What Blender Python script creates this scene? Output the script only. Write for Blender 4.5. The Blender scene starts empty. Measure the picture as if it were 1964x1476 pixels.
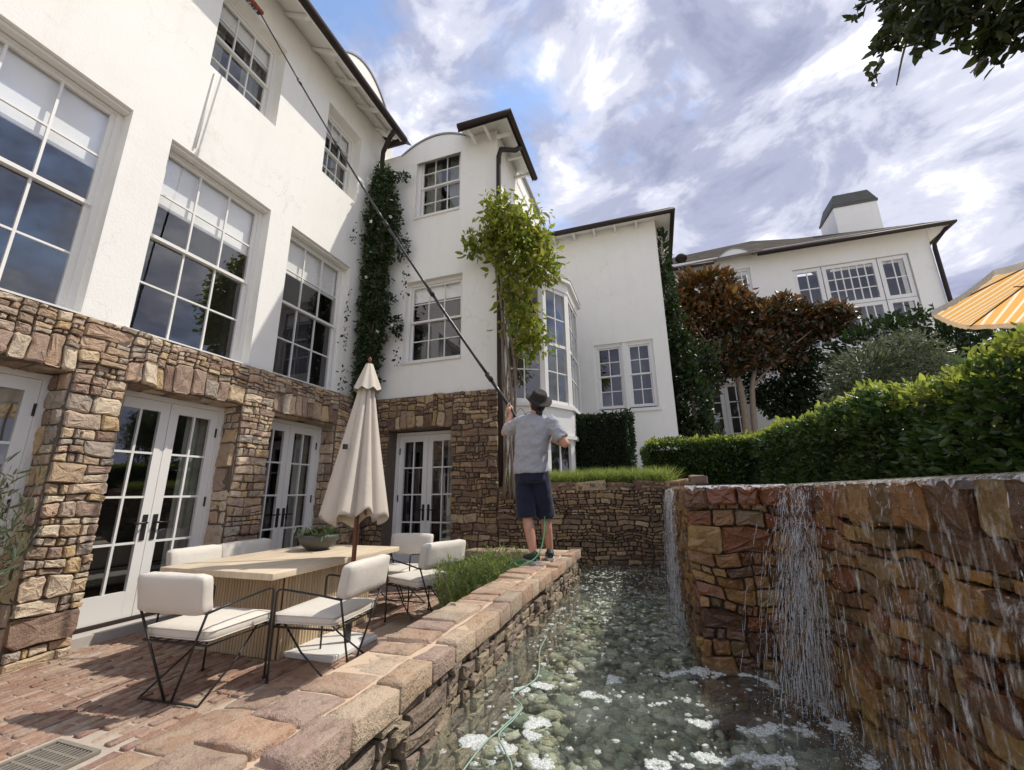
import bpy, bmesh, math, random
import numpy as np
from mathutils import Vector, Matrix, noise as mnoise

SC = bpy.context.scene
COL = SC.collection

# ------------------------------------------------------------------ camera
cam_d = bpy.data.cameras.new('camera')
cam = bpy.data.objects.new('camera', cam_d); COL.objects.link(cam)
yaw, pitch, roll = (math.radians(a) for a in (-18.4286, 14.3702, -0.7769))
_f = Vector((math.sin(yaw)*math.cos(pitch), math.cos(yaw)*math.cos(pitch), math.sin(pitch)))
_r = Vector((math.cos(yaw), -math.sin(yaw), 0)); _u = _r.cross(_f)
_r2 = _r*math.cos(roll)+_u*math.sin(roll); _u2 = -_r*math.sin(roll)+_u*math.cos(roll)
M = Matrix((_r2, _u2, -_f)).transposed().to_4x4(); M.translation = (0, 0, 1.4)
cam.matrix_world = M
cam_d.sensor_width = 36; cam_d.lens = 804.83/1964*36
cam_d.clip_start = .05; cam_d.clip_end = 3000
SC.camera = cam

# ------------------------------------------------------------------ light
SUN = Vector((1.5, 1.0, 2.6)).normalized()
sd = bpy.data.lights.new('sun', 'SUN'); sd.energy = 2.0; sd.angle = math.radians(.6); sd.color = (1, .94, .85)
so = bpy.data.objects.new('sun', sd); COL.objects.link(so)
so.rotation_euler = SUN.to_track_quat('Z', 'Y').to_euler(); so.location = (20, 15, 40)
SC.view_settings.view_transform = 'Standard'; SC.view_settings.look = 'None'
SC.view_settings.gamma = 1; SC.view_settings.exposure = 0.90
SC.render.engine = 'CYCLES'
cy = SC.cycles; cy.max_bounces = 6; cy.diffuse_bounces = 3; cy.glossy_bounces = 3; cy.transmission_bounces = 3; cy.transparent_max_bounces = 10
cy.caustics_reflective = False; cy.caustics_refractive = False

W = bpy.data.worlds.new('World'); SC.world = W; W.use_nodes = True
SKYLOC = (1.3, .4, 2.2)
def world():
    nt = W.node_tree; N = nt.nodes; L = nt.links; N.clear()
    def nd(t, **k):
        n = N.new(t)
        for a, b in k.items(): setattr(n, a, b)
        return n
    out = nd('ShaderNodeOutputWorld'); bg = nd('ShaderNodeBackground')
    L.new(bg.outputs[0], out.inputs[0])
    sky = nd('ShaderNodeTexSky', sky_type='NISHITA'); sky.sun_disc = False
    sky.sun_elevation = math.asin(SUN.z); sky.sun_rotation = math.atan2(SUN.x, SUN.y)
    sky.air_density = 1.0; sky.dust_density = .6; sky.ozone_density = 1.6
    bg.inputs[1].default_value = .15
    tc = nd('ShaderNodeTexCoord')
    vr = nd('ShaderNodeVectorRotate', rotation_type='Z_AXIS'); L.new(tc.outputs['Generated'], vr.inputs['Vector']); vr.inputs['Angle'].default_value = math.radians(15)
    mp = nd('ShaderNodeMapping'); L.new(vr.outputs[0], mp.inputs[0])
    mp.inputs['Rotation'].default_value = (math.radians(18), math.radians(-32), math.radians(12)); mp.inputs['Scale'].default_value = (1.0, 1.0, 1.75)
    mp.inputs['Location'].default_value = SKYLOC
    def noi(scale, det, rough, dist):
        n = nd('ShaderNodeTexNoise'); L.new(mp.outputs[0], n.inputs['Vector'])
        n.inputs['Scale'].default_value = scale; n.inputs['Detail'].default_value = det
        n.inputs['Roughness'].default_value = rough; n.inputs['Distortion'].default_value = dist
        return n
    def ramp(src, stops):
        r = nd('ShaderNodeValToRGB'); L.new(src, r.inputs[0]); el = r.color_ramp.elements
        while len(el) < len(stops): el.new(.5)
        for e, (p, c) in zip(el, stops): e.position = p; e.color = c if len(c) == 4 else (*c, 1)
        r.color_ramp.interpolation = 'EASE'
        return r
    n1 = noi(2.1, 9, .58, .35); n2 = noi(4.2, 10, .60, .35)
    cover = ramp(n1.outputs['Fac'], [(.33, (0, 0, 0)), (.47, (1, 1, 1))])
    shade = ramp(n2.outputs['Fac'], [(.34, (1.28, 1.40, 2.0)), (.46, (1.75, 1.87, 2.5)), (.55, (2.7, 2.78, 3.3)), (.67, (4.7, 4.7, 4.95))])
    mix = nd('ShaderNodeMix', data_type='RGBA')
    L.new(cover.outputs[0], mix.inputs['Factor']); L.new(sky.outputs[0], mix.inputs['A']); L.new(shade.outputs[0], mix.inputs['B'])
    L.new(mix.outputs['Result'], bg.inputs[0])
world()

# ------------------------------------------------------------------ mesh helpers
rng = random.Random(11)
nrng = np.random.default_rng(5)
PARTBASE = {}

def base_of(o):
    while o is not None and o.parent is not None: o = o.parent
    return o.location.copy() if o is not None and not o.get('_local') else Vector((0, 0, 0))

def link_mesh(name, me, parent=None, mat=None):
    o = bpy.data.objects.new(name, me); COL.objects.link(o)
    if mat is not None and len(me.materials) == 0: me.materials.append(mat)
    if parent is not None: o.parent = parent
    return o

class MB:
    def __init__(s): s.v = []; s.f = []; s.sm = []
    def add(s, vs, fs, smooth=False):
        b = len(s.v); s.v.extend(tuple(v) for v in vs)
        s.f.extend(tuple(i+b for i in f) for f in fs); s.sm.extend([smooth]*len(fs)); return s
    def box(s, a, b):
        x0, y0, z0 = a; x1, y1, z1 = b
        vs = [(x, y, z) for z in (z0, z1) for y in (y0, y1) for x in (x0, x1)]
        return s.add(vs, [(0, 2, 3, 1), (4, 5, 7, 6), (0, 1, 5, 4), (2, 6, 7, 3), (0, 4, 6, 2), (1, 3, 7, 5)])
    def pbox(s, P, u0, u1, v0, v1, d0, d1):
        vs = [P(u, v, d) for d in (d0, d1) for v in (v0, v1) for u in (u0, u1)]
        return s.add(vs, [(0, 2, 3, 1), (4, 5, 7, 6), (0, 1, 5, 4), (2, 6, 7, 3), (0, 4, 6, 2), (1, 3, 7, 5)])
    def tube(s, pts, r, n=8, cap=True, sx=1.0, smooth=True):
        pts = [Vector(p) for p in pts]; m = len(pts)
        rs = r if isinstance(r, (list, tuple)) else [r]*m
        vs = []; prev = None
        for i, p in enumerate(pts):
            t = (pts[min(i+1, m-1)]-pts[max(i-1, 0)])
            if t.length < 1e-9: t = Vector((0, 0, 1))
            t.normalize()
            if prev is None:
                a = Vector((0, 0, 1)) if abs(t.z) < .9 else Vector((1, 0, 0))
                x = t.cross(a).normalized()
            else:
                x = (prev-t*prev.dot(t))
                x = x.normalized() if x.length > 1e-6 else t.orthogonal().normalized()
            prev = x; y = t.cross(x)
            for k in range(n):
                a = 2*math.pi*k/n; vs.append(p+(x*math.cos(a)*sx+y*math.sin(a))*rs[i])
        fs = [(i*n+k, i*n+(k+1) % n, (i+1)*n+(k+1) % n, (i+1)*n+k) for i in range(m-1) for k in range(n)]
        if cap: fs += [tuple(range(n-1, -1, -1)), tuple((m-1)*n+k for k in range(n))]
        return s.add(vs, fs, smooth)
    def lathe(s, prof, c=(0, 0, 0), n=24, smooth=True):
        vs = []; m = len(prof)
        for r, z in prof:
            for k in range(n):
                a = 2*math.pi*k/n; vs.append((c[0]+r*math.cos(a), c[1]+r*math.sin(a), c[2]+z))
        return s.add(vs, [(i*n+k, i*n+(k+1) % n, (i+1)*n+(k+1) % n, (i+1)*n+k) for i in range(m-1) for k in range(n)], smooth)
    def ball(s, c, r, n=10, m=7, sc=(1, 1, 1), rot=None):
        vs = []; c = Vector(c)
        for i in range(m+1):
            th = math.pi*i/m
            for k in range(n):
                a = 2*math.pi*k/n
                q = Vector((math.sin(th)*math.cos(a)*sc[0], math.sin(th)*math.sin(a)*sc[1], math.cos(th)*sc[2]))*r
                if rot is not None: q = rot @ q
                vs.append(c+q)
        return s.add(vs, [(i*n+k, (i+1)*n+k, (i+1)*n+(k+1) % n, i*n+(k+1) % n) for i in range(m) for k in range(n)], True)
    def mesh(s, name, base=(0, 0, 0)):
        bx, by, bz = base
        me = bpy.data.meshes.new(name)
        me.from_pydata([(x-bx, y-by, z-bz) for x, y, z in s.v], [], s.f)
        me.polygons.foreach_set('use_smooth', s.sm); me.update(); return me
    def build(s, name, mat, parent=None):
        return link_mesh(name, s.mesh(name, base_of(parent) if parent else (0, 0, 0)), parent, mat)

def rbox(P, u0, u1, v0, v1, d0, d1, r=.02, name='x'):
    """bevelled box as a mesh builder"""
    mb = MB(); mb.pbox(P, u0, u1, v0, v1, d0, d1)
    bm = bmesh.new(); vs = [bm.verts.new(v) for v in mb.v]
    for f in mb.f: bm.faces.new([vs[i] for i in f])
    bmesh.ops.bevel(bm, geom=bm.edges[:], offset=r, segments=2, affect='EDGES', profile=.6)
    bm.verts.index_update(); out = MB()
    out.add([v.co.copy() for v in bm.verts], [[v.index for v in f.verts] for f in bm.faces], True); bm.free()
    return out

def tag(o, label=None, cat=None, group=None, kind=None):
    if label: o['label'] = label
    if cat: o['category'] = cat
    if group: o['group'] = group
    if kind: o['kind'] = kind
    return o

def empty(name, loc, label=None, cat=None, group=None, rz=0):
    o = bpy.data.objects.new(name, None); COL.objects.link(o); o.location = loc; o.rotation_euler = (0, 0, rz)
    o.empty_display_size = .2
    return tag(o, label, cat, group)

def copy_tree(o, parent=None):
    c = o.copy(); COL.objects.link(c)
    if parent is not None: c.parent = parent
    for ch in list(o.children): copy_tree(ch, c)
    return c

# ------------------------------------------------------------------ materials
class NT:
    def __init__(s, name):
        s.m = bpy.data.materials.new(name); s.m.use_nodes = True; s.t = s.m.node_tree
        s.N = s.t.nodes; s.L = s.t.links
        s.b = s.N['Principled BSDF']; s.o = s.N['Material Output']
        s._co = None
    def nd(s, t, **k):
        n = s.N.new(t)
        for a, b in k.items(): setattr(n, a, b)
        return n
    def geo(s):
        if s._co is None: s._co = s.nd('ShaderNodeNewGeometry')
        return s._co
    def noise(s, scale, det=4, rough=.55, sc=(1, 1, 1), dist=0, out='Fac', vec=None):
        mp = s.nd('ShaderNodeMapping'); s.L.new(vec or s.geo().outputs['Position'], mp.inputs[0]); mp.inputs['Scale'].default_value = sc
        n = s.nd('ShaderNodeTexNoise'); s.L.new(mp.outputs[0], n.inputs['Vector'])
        n.inputs['Scale'].default_value = scale; n.inputs['Detail'].default_value = det
        n.inputs['Roughness'].default_value = rough; n.inputs['Distortion'].default_value = dist
        return n.outputs[out]
    def ramp(s, src, stops, interp='LINEAR'):
        r = s.nd('ShaderNodeValToRGB'); s.L.new(src, r.inputs[0]); el = r.color_ramp.elements
        while len(el) < len(stops): el.new(.5)
        for e, (p, c) in zip(el, stops): e.position = p; e.color = (c, c, c, 1) if isinstance(c, (int, float)) else (*c, 1)
        r.color_ramp.interpolation = interp
        return r.outputs[0]
    def mix(s, a, b, f, mode='MIX'):
        m = s.nd('ShaderNodeMix', data_type='RGBA', blend_type=mode)
        for key, v in (('A', a), ('B', b), ('Factor', f)):
            i = m.inputs[key] if key == 'Factor' else [q for q in m.inputs if q.name == key and q.type == 'RGBA'][0]
            if isinstance(v, (int, float)): i.default_value = v if key == 'Factor' else (v, v, v, 1)
            elif isinstance(v, tuple): i.default_value = (*v, 1)
            else: s.L.new(v, i)
        return m.outputs['Result'] if False else [q for q in m.outputs if q.type == 'RGBA'][0]
    def math(s, op, a, b=None):
        m = s.nd('ShaderNodeMath', operation=op)
        for i, v in enumerate((a, b)):
            if v is None: continue
            if isinstance(v, (int, float)): m.inputs[i].default_value = v
            else: s.L.new(v, m.inputs[i])
        return m.outputs[0]
    def rnd(s):
        oi = s.nd('ShaderNodeObjectInfo')
        return s.math('FRACT', s.math('ADD', oi.outputs['Random'], s.geo().outputs['Random Per Island']))
    def bump(s, h, strength=.3, dist=.01, nrm=None):
        b = s.nd('ShaderNodeBump'); b.inputs['Strength'].default_value = strength; b.inputs['Distance'].default_value = dist
        s.L.new(h, b.inputs['Height'])
        if nrm: s.L.new(nrm, b.inputs['Normal'])
        s.L.new(b.outputs[0], s.b.inputs['Normal']); return b.outputs[0]
    def set(s, **k):
        names = dict(color='Base Color', rough='Roughness', metal='Metallic', spec='Specular IOR Level', coat='Coat Weight', sheen='Sheen Weight', alpha='Alpha', coatr='Coat Roughness', sss='Subsurface Weight')
        for a, v in k.items():
            i = s.b.inputs[names[a]]
            if hasattr(v, 'is_output') or not isinstance(v, (int, float, tuple)): s.L.new(v, i)
            else: i.default_value = (*v, 1) if isinstance(v, tuple) else v
        return s.m

MAT = {}
def plain(name, col, rough=.5, var=.06, scale=8, bump=0, **k):
    t = NT(name); n = t.noise(scale, 5)
    c = t.mix(tuple(max(0, x*(1-var)) for x in col), tuple(min(1, x*(1+var)) for x in col), n)
    t.set(color=c, rough=rough, **k)
    if bump: t.bump(t.noise(scale*6, 4), bump, .004)
    MAT[name] = t.m; return t.m

def mk_stucco():
    t = NT('stucco')
    a = t.noise(.6, 5, .6); b = t.noise(3.2, 5, .65); st = t.noise(1.0, 5, .6, sc=(5, 5, .35))
    c = t.mix((.895, .88, .82), (.85, .835, .77), t.ramp(a, [(.35, 0), (.7, 1)]))
    c = t.mix(c, (.72, .69, .62), t.math('MULTIPLY', t.ramp(st, [(.54, 0), (.76, 1)]), .32))
    c = t.mix(c, (.91, .895, .84), t.math('MULTIPLY', t.ramp(b, [(.5, 0), (.75, 1)]), .5))
    c = t.mix(c, (.62, .585, .52), t.math('MULTIPLY', t.ramp(t.noise(1.7, 8, .7, dist=1.2), [(.60, 0), (.72, 1)]), .35))
    vo = t.nd('ShaderNodeTexVoronoi', feature='DISTANCE_TO_EDGE'); vo.inputs['Scale'].default_value = .75
    wv = t.nd('ShaderNodeVectorMath', operation='ADD'); t.L.new(t.geo().outputs['Position'], wv.inputs[0]); sc_ = t.nd('ShaderNodeVectorMath', operation='SCALE'); sc_.inputs['Scale'].default_value = .9
    t.L.new(t.noise(2.2, 5, .65, out='Color'), sc_.inputs[0]); t.L.new(sc_.outputs[0], wv.inputs[1]); t.L.new(wv.outputs[0], vo.inputs['Vector'])
    c = t.mix(c, (.52, .49, .44), t.math('MULTIPLY', t.ramp(vo.outputs['Distance'], [(.0, .5), (.006, 0)]), t.ramp(t.noise(.9, 3), [(.48, 0), (.62, 1)])))
    t.set(color=c, rough=.88, spec=.25)
    h = t.mix(t.noise(2.2, 3), t.noise(38, 3, .65), .42)
    t.bump(h, .55, .016); MAT['stucco'] = t.m
mk_stucco()
plain('white_paint', (.80, .785, .74), .38, .03, 3)
plain('white_trim', (.78, .765, .71), .5, .05, 3)
plain('gutter_metal', (.035, .024, .02), .6, .25, 6, spec=.25)
plain('black_iron', (.018, .017, .016), .42, .2, 10)
plain('lead', (.36, .37, .36), .5, .15, 4)
plain('slate_dark', (.10, .10, .09), .8, .3, 4, .4)
plain('blind', (.88, .88, .85), .8, .04, 6)
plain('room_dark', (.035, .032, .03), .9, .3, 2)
plain('curtain', (.26, .27, .22), .9, .25, 3)
plain('soil', (.06, .042, .03), .95, .4, 14, .8)
plain('mortar', (.14, .108, .08), .95, .3, 18, .8)
plain('mortar_wet', (.035, .022, .015), .5, .4, 18, .6)
plain('mortar_sand', (.58, .44, .31), .95, .15, 22, .6)
plain('mortar_patio', (.46, .39, .32), .95, .25, 16, .7)
plain('skin', (.56, .30, .20), .5, .08, 14, sss=.05)
plain('hair_dark', (.02, .016, .013), .6, .3, 60)
plain('hat_felt', (.022, .017, .014), .85, .35, 30, .3)
plain('shoe', (.03, .05, .035), .6, .5, 20)
plain('shoe_sole', (.5, .5, .48), .6, .1, 10)
plain('hose_green', (.10, .30, .13), .4, .15, 10)
plain('hose_pale', (.30, .42, .33), .4, .12, 10)
plain('mahogany', (.16, .055, .025), .45, .3, 9)
plain('marble', (.82, .81, .78), .35, .05, 3)
plain('bowl_clay', (.065, .068, .06), .6, .2, 12, .3)
plain('bark', (.20, .155, .115), .9, .4, 16, .9)
plain('bark_pale', (.34, .27, .2), .9, .35, 14, .9)
plain('grate_iron', (.24, .215, .175), .6, .3, 20)
plain('dark_void', (.012, .011, .010), .9, .2, 5)
plain('carbon', (.012, .012, .013), .3, .1, 10)
plain('brush_red', (.30, .06, .04), .6, .2, 20)
plain('flower_white', (.85, .84, .78), .6, .05, 20)
plain('concrete_sill', (.46, .43, .39), .85, .15, 8, .4)

def mk_stone(name, pal, dark, wet=0.0, mottle=(.30, .24, .17)):
    t = NT(name); r = t.rnd()
    st = [(i/(len(pal)), c) for i, c in enumerate(pal)]
    c = t.ramp(r, st, 'CONSTANT')
    n1 = t.noise(7, 4, .65); n2 = t.noise(38, 3, .7); n3 = t.noise(2.6, 3)
    c = t.mix(c, mottle, t.math('MULTIPLY', t.ramp(n1, [(.42, 0), (.70, 1)]), .55))
    c = t.mix(c, (.62, .53, .42), t.math('MULTIPLY', t.ramp(n2, [(.55, 0), (.75, 1)]), .30 if not wet else .06))
    c = t.mix(c, dark, t.math('MULTIPLY', t.ramp(t.noise(16, 3, .7), [(.52, 0), (.72, 1)]), .6))
    t.set(color=c, rough=t.ramp(n3, [(.3, .88), (.7, .75)]) if not wet else t.ramp(n1, [(.35, .12), (.65, .42)]), spec=.3 if not wet else .5)
    if wet: t.set(coat=.35, coatr=.15)
    h = t.mix(n1, t.noise(60, 3, .72), .5)
    t.bump(h, .9, .03 if not wet else .018)
    MAT[name] = t.m
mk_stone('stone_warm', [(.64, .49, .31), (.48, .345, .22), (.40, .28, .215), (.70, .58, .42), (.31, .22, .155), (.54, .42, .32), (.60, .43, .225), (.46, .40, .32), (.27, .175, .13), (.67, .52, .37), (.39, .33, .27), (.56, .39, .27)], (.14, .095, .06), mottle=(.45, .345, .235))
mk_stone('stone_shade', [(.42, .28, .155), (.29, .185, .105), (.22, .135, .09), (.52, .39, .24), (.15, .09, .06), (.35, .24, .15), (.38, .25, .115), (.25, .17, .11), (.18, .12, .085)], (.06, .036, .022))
mk_stone('stone_wet', [(.26, .115, .032), (.34, .175, .05), (.15, .055, .020), (.36, .22, .07), (.10, .045, .022), (.28, .135, .038), (.21, .065, .020), (.29, .19, .075), (.16, .095, .036)], (.05, .022, .010), wet=1.0, mottle=(.15, .075, .026))
mk_stone('stone_pond', [(.36, .29, .205), (.29, .225, .16), (.25, .19, .15), (.42, .34, .24), (.30, .235, .19)], (.12, .085, .06))
mk_stone('coping_stone', [(.47, .33, .215), (.40, .265, .18), (.38, .295, .215), (.52, .40, .28), (.33, .225, .165), (.45, .285, .19), (.36, .25, .20)], (.14, .095, .07), mottle=(.50, .41, .31))
mk_stone('brick_clay', [(.40, .24, .165), (.33, .185, .125), (.43, .29, .205), (.29, .165, .125), (.37, .245, .18), (.46, .345, .255), (.34, .20, .15)], (.16, .10, .075), mottle=(.47, .39, .31))
mk_stone('cobble', [(.44, .44, .32), (.33, .36, .25), (.55, .52, .40), (.24, .28, .22), (.39, .37, .25), (.64, .62, .52), (.46, .42, .28)], (.12, .14, .10), mottle=(.30, .34, .22))

def mk_leaf(name, cols, back=None, trans=.35, rough=.42, spec=.45):
    t = NT(name); r = t.geo().outputs['Random Per Island']
    c = t.ramp(r, [(i/max(1, len(cols)-1), q) for i, q in enumerate(cols)])
    c = t.mix(c, t.mix(c, (.0, .0, .0), .25), t.ramp(t.noise(1.6, 3), [(.35, 1), (.65, 0)]))
    if back: c = t.mix(c, back, t.math('MULTIPLY', t.geo().outputs['Backfacing'], .85))
    t.set(color=c, rough=rough, spec=spec)
    tr = t.nd('ShaderNodeBsdfTranslucent'); mx = t.nd('ShaderNodeMixShader'); mx.inputs[0].default_value = trans
    t.L.new(t.mix(c, (.9, 1, .3), .25, 'MULTIPLY'), tr.inputs[0]); t.L.new(t.b.outputs[0], mx.inputs[1]); t.L.new(tr.outputs[0], mx.inputs[2])
    t.L.new(mx.outputs[0], t.o.inputs[0]); MAT[name] = t.m
mk_leaf('leaf_hedge', [(.035, .080, .020), (.06, .125, .027), (.10, .17, .032), (.05, .10, .030), (.14, .20, .042)], trans=.5, spec=.7, rough=.30)
mk_leaf('leaf_sun_tint', [(.40, .46, .08), (.30, .38, .06), (.50, .53, .12), (.35, .42, .08)], trans=.6, spec=.5)  # hedge leaf lightened, sun glow of the top edge put into its colour
mk_leaf('leaf_vine_dark', [(.022, .045, .014), (.04, .075, .02), (.055, .09, .022), (.03, .055, .02)])
mk_leaf('leaf_vine_lime', [(.32, .39, .045), (.22, .30, .04), (.42, .44, .07), (.38, .36, .06), (.17, .24, .035)], trans=.6)
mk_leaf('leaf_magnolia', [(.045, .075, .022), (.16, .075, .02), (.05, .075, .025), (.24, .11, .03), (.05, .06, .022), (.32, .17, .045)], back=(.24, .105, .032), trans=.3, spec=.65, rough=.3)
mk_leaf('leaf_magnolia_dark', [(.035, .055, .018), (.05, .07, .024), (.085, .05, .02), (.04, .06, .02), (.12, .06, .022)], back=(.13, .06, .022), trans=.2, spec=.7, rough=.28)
mk_leaf('leaf_olive', [(.10, .13, .065), (.15, .18, .10), (.075, .105, .05), (.13, .15, .08)], back=(.17, .20, .13))
mk_leaf('leaf_dark', [(.018, .035, .012), (.03, .055, .016), (.045, .075, .02), (.025, .045, .016)], spec=.4)
mk_leaf('leaf_box', [(.014, .032, .011), (.022, .045, .014), (.03, .058, .018)], spec=.3)
mk_leaf('leaf_rosemary', [(.25, .35, .08), (.34, .43, .12), (.18, .28, .07), (.42, .47, .17)], trans=.55)
mk_leaf('leaf_grass', [(.30, .38, .09), (.40, .46, .13), (.22, .31, .07), (.46, .49, .19)], trans=.55)
mk_leaf('leaf_tree', [(.03, .045, .015), (.045, .065, .02), (.06, .075, .02)], trans=.3)
mk_leaf('leaf_succulent', [(.06, .11, .04), (.10, .15, .06), (.08, .07, .05)])
plain('pond_gravel', (.46, .47, .36), .9, .5, 22, .8)
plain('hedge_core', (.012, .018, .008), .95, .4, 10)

def schlick(t, f0, nrm=None):
    lw = t.nd('ShaderNodeLayerWeight'); lw.inputs['Blend'].default_value = .5
    if nrm is not None: t.L.new(nrm, lw.inputs['Normal'])
    return t.math('ADD', t.math('MULTIPLY', t.math('POWER', lw.outputs['Facing'], 5.0), 1-f0), f0)
def mk_glass():
    t = NT('window_glass')
    gl = t.nd('ShaderNodeBsdfGlossy'); gl.inputs['Roughness'].default_value = .012; gl.inputs[0].default_value = (.95, .96, 1, 1)
    tr = t.nd('ShaderNodeBsdfTransparent'); tr.inputs[0].default_value = (.985, .99, .985, 1)
    b = t.nd('ShaderNodeBump'); b.inputs['Strength'].default_value = .05; b.inputs['Distance'].default_value = .02
    t.L.new(t.noise(1.3, 2), b.inputs['Height']); t.L.new(b.outputs[0], gl.inputs['Normal'])
    mx = t.nd('ShaderNodeMixShader'); t.L.new(schlick(t, .12), mx.inputs[0]); t.L.new(tr.outputs[0], mx.inputs[1]); t.L.new(gl.outputs[0], mx.inputs[2])
    t.L.new(mx.outputs[0], t.o.inputs[0]); MAT['window_glass'] = t.m
mk_glass()

def mk_water():
    t = NT('pond_water')
    gl = t.nd('ShaderNodeBsdfGlossy'); gl.inputs['Roughness'].default_value = .03
    tr = t.nd('ShaderNodeBsdfTransparent'); tr.inputs[0].default_value = (.93, .97, .93, 1)
    b = t.nd('ShaderNodeBump'); b.inputs['Strength'].default_value = .9; b.inputs['Distance'].default_value = .02
    t.L.new(t.noise(17, 4, .6, dist=.8), b.inputs['Height']); t.L.new(b.outputs[0], gl.inputs['Normal'])
    df = t.nd('ShaderNodeBsdfDiffuse'); df.inputs[0].default_value = (.46, .52, .45, 1); md = t.nd('ShaderNodeMixShader')
    t.L.new(t.ramp(t.noise(3.5, 4), [(.38, .03), (.72, .17)]), md.inputs[0]); t.L.new(tr.outputs[0], md.inputs[1]); t.L.new(df.outputs[0], md.inputs[2])
    mx = t.nd('ShaderNodeMixShader'); t.L.new(schlick(t, .022, b.outputs[0]), mx.inputs[0]); t.L.new(md.outputs[0], mx.inputs[1]); t.L.new(gl.outputs[0], mx.inputs[2])
    t.L.new(mx.outputs[0], t.o.inputs[0]); MAT['pond_water'] = t.m
    t = NT('white_water'); t.set(color=(.70, .72, .74), rough=.12, spec=.7)
    tr = t.nd('ShaderNodeBsdfTransparent'); mx = t.nd('ShaderNodeMixShader'); mx.inputs[0].default_value = .75
    t.L.new(tr.outputs[0], mx.inputs[1]); t.L.new(t.b.outputs[0], mx.inputs[2]); t.L.new(mx.outputs[0], t.o.inputs[0]); MAT['white_water'] = t.m
    t = NT('thin_water'); t.set(color=(.75, .74, .72), rough=.08, spec=.8)
    tr = t.nd('ShaderNodeBsdfTransparent'); mx = t.nd('ShaderNodeMixShader'); t.L.new(t.ramp(t.noise(45, 3, .6, sc=(1, 1, .3)), [(.40, .12), (.62, .85)]), mx.inputs[0])
    t.L.new(tr.outputs[0], mx.inputs[1]); t.L.new(t.b.outputs[0], mx.inputs[2]); t.L.new(mx.outputs[0], t.o.inputs[0]); MAT['thin_water'] = t.m
    t = NT('foam'); t.set(color=(.80, .83, .80), rough=.5)
    tr = t.nd('ShaderNodeBsdfTransparent'); mx = t.nd('ShaderNodeMixShader'); t.L.new(t.ramp(t.noise(120, 3, .7), [(.38, .10), (.60, .85)]), mx.inputs[0])
    t.L.new(tr.outputs[0], mx.inputs[1]); t.L.new(t.b.outputs[0], mx.inputs[2]); t.L.new(mx.outputs[0], t.o.inputs[0]); MAT['foam'] = t.m
    t = NT('fall_sheet'); t.set(color=(.82, .83, .84), rough=.10, spec=.8)
    n = t.mix(t.noise(70, 4, .65, sc=(1, 1, .10)), t.noise(34, 4, .65, sc=(1, 1, .35)), .5)
    tr = t.nd('ShaderNodeBsdfTransparent'); mx = t.nd('ShaderNodeMixShader'); t.L.new(t.ramp(n, [(.52, .0), (.72, .75)]), mx.inputs[0])
    t.L.new(tr.outputs[0], mx.inputs[1]); t.L.new(t.b.outputs[0], mx.inputs[2]); t.L.new(mx.outputs[0], t.o.inputs[0]); MAT['fall_sheet'] = t.m
mk_water()

def mk_fabric(name, col, scale=240, fold=.5):
    t = NT(name)
    c = t.mix(tuple(x*.9 for x in col), col, t.noise(5, 4)); t.set(color=c, rough=.95, spec=.15, sheen=.2)
    h = t.mix(t.noise(7, 4, .55), t.noise(scale, 2), .15); t.bump(h, fold, .02); MAT[name] = t.m
mk_fabric('cushion', (.74, .69, .60))
mk_fabric('canvas', (.66, .59, .49), fold=.35)
mk_fabric('shirt_grey', (.40, .41, .44), 90, 1.0)
mk_fabric('shorts_navy', (.018, .022, .042), 90, .8)

def mk_travertine():
    t = NT('travertine'); n = t.noise(2.5, 6, .6, sc=(5, .8, 1))
    t.set(color=t.mix((.74, .62, .46), (.62, .50, .35), t.ramp(n, [(.4, 0), (.65, 1)])), rough=.55); t.bump(t.noise(40, 5), .15, .004); MAT['travertine'] = t.m
    t = NT('oak_slat'); n = t.noise(6, 5, .6, sc=(1, 1, .1))
    c = t.mix(t.mix((.58, .45, .29), (.46, .33, .19), n), (.66, .54, .37), t.math('MULTIPLY', t.rnd(), .7)); t.set(color=c, rough=.55); MAT['oak_slat'] = t.m
mk_travertine()

def mk_shingle():
    t = NT('shingle_roof'); mp = t.nd('ShaderNodeMapping'); t.L.new(t.geo().outputs['Position'], mp.inputs[0])
    br = t.nd('ShaderNodeTexBrick'); t.L.new(mp.outputs[0], br.inputs['Vector'])
    br.inputs['Scale'].default_value = 1.6; br.inputs['Color1'].default_value = (.085, .07, .055, 1); br.inputs['Color2'].default_value = (.055, .05, .045, 1); br.inputs['Mortar'].default_value = (.05, .045, .04, 1)
    br.inputs['Mortar Size'].default_value = .03
    t.set(color=t.mix(br.outputs[0], (.13, .10, .075), t.ramp(t.noise(2.2, 5), [(.45, 0), (.7, .7)])), rough=.95, spec=.05); t.bump(t.noise(9, 5), .5, .05); MAT['shingle_roof'] = t.m
mk_shingle()

def mk_stripe():
    t = NT('orange_canvas')
    uv = t.nd('ShaderNodeUVMap'); sp = t.nd('ShaderNodeSeparateXYZ'); t.L.new(uv.outputs[0], sp.inputs[0])
    st = t.math('GREATER_THAN', t.math('FRACT', t.math('MULTIPLY', sp.outputs[0], 9.0)), .72)
    c = t.mix((.88, .50, .15), (.92, .85, .66), st)
    c2 = t.mix((.78, .69, .54), c, t.geo().outputs['Backfacing']); t.set(color=c2, rough=.9)
    tr = t.nd('ShaderNodeBsdfTranslucent'); t.L.new(c, tr.inputs[0]); mx = t.nd('ShaderNodeMixShader'); mx.inputs[0].default_value = .55
    t.L.new(t.b.outputs[0], mx.inputs[1]); t.L.new(tr.outputs[0], mx.inputs[2]); t.L.new(mx.outputs[0], t.o.inputs[0]); MAT['orange_canvas'] = t.m
    plain('valance_cream', (.80, .70, .55), .9, .25, 12)
mk_stripe()
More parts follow.
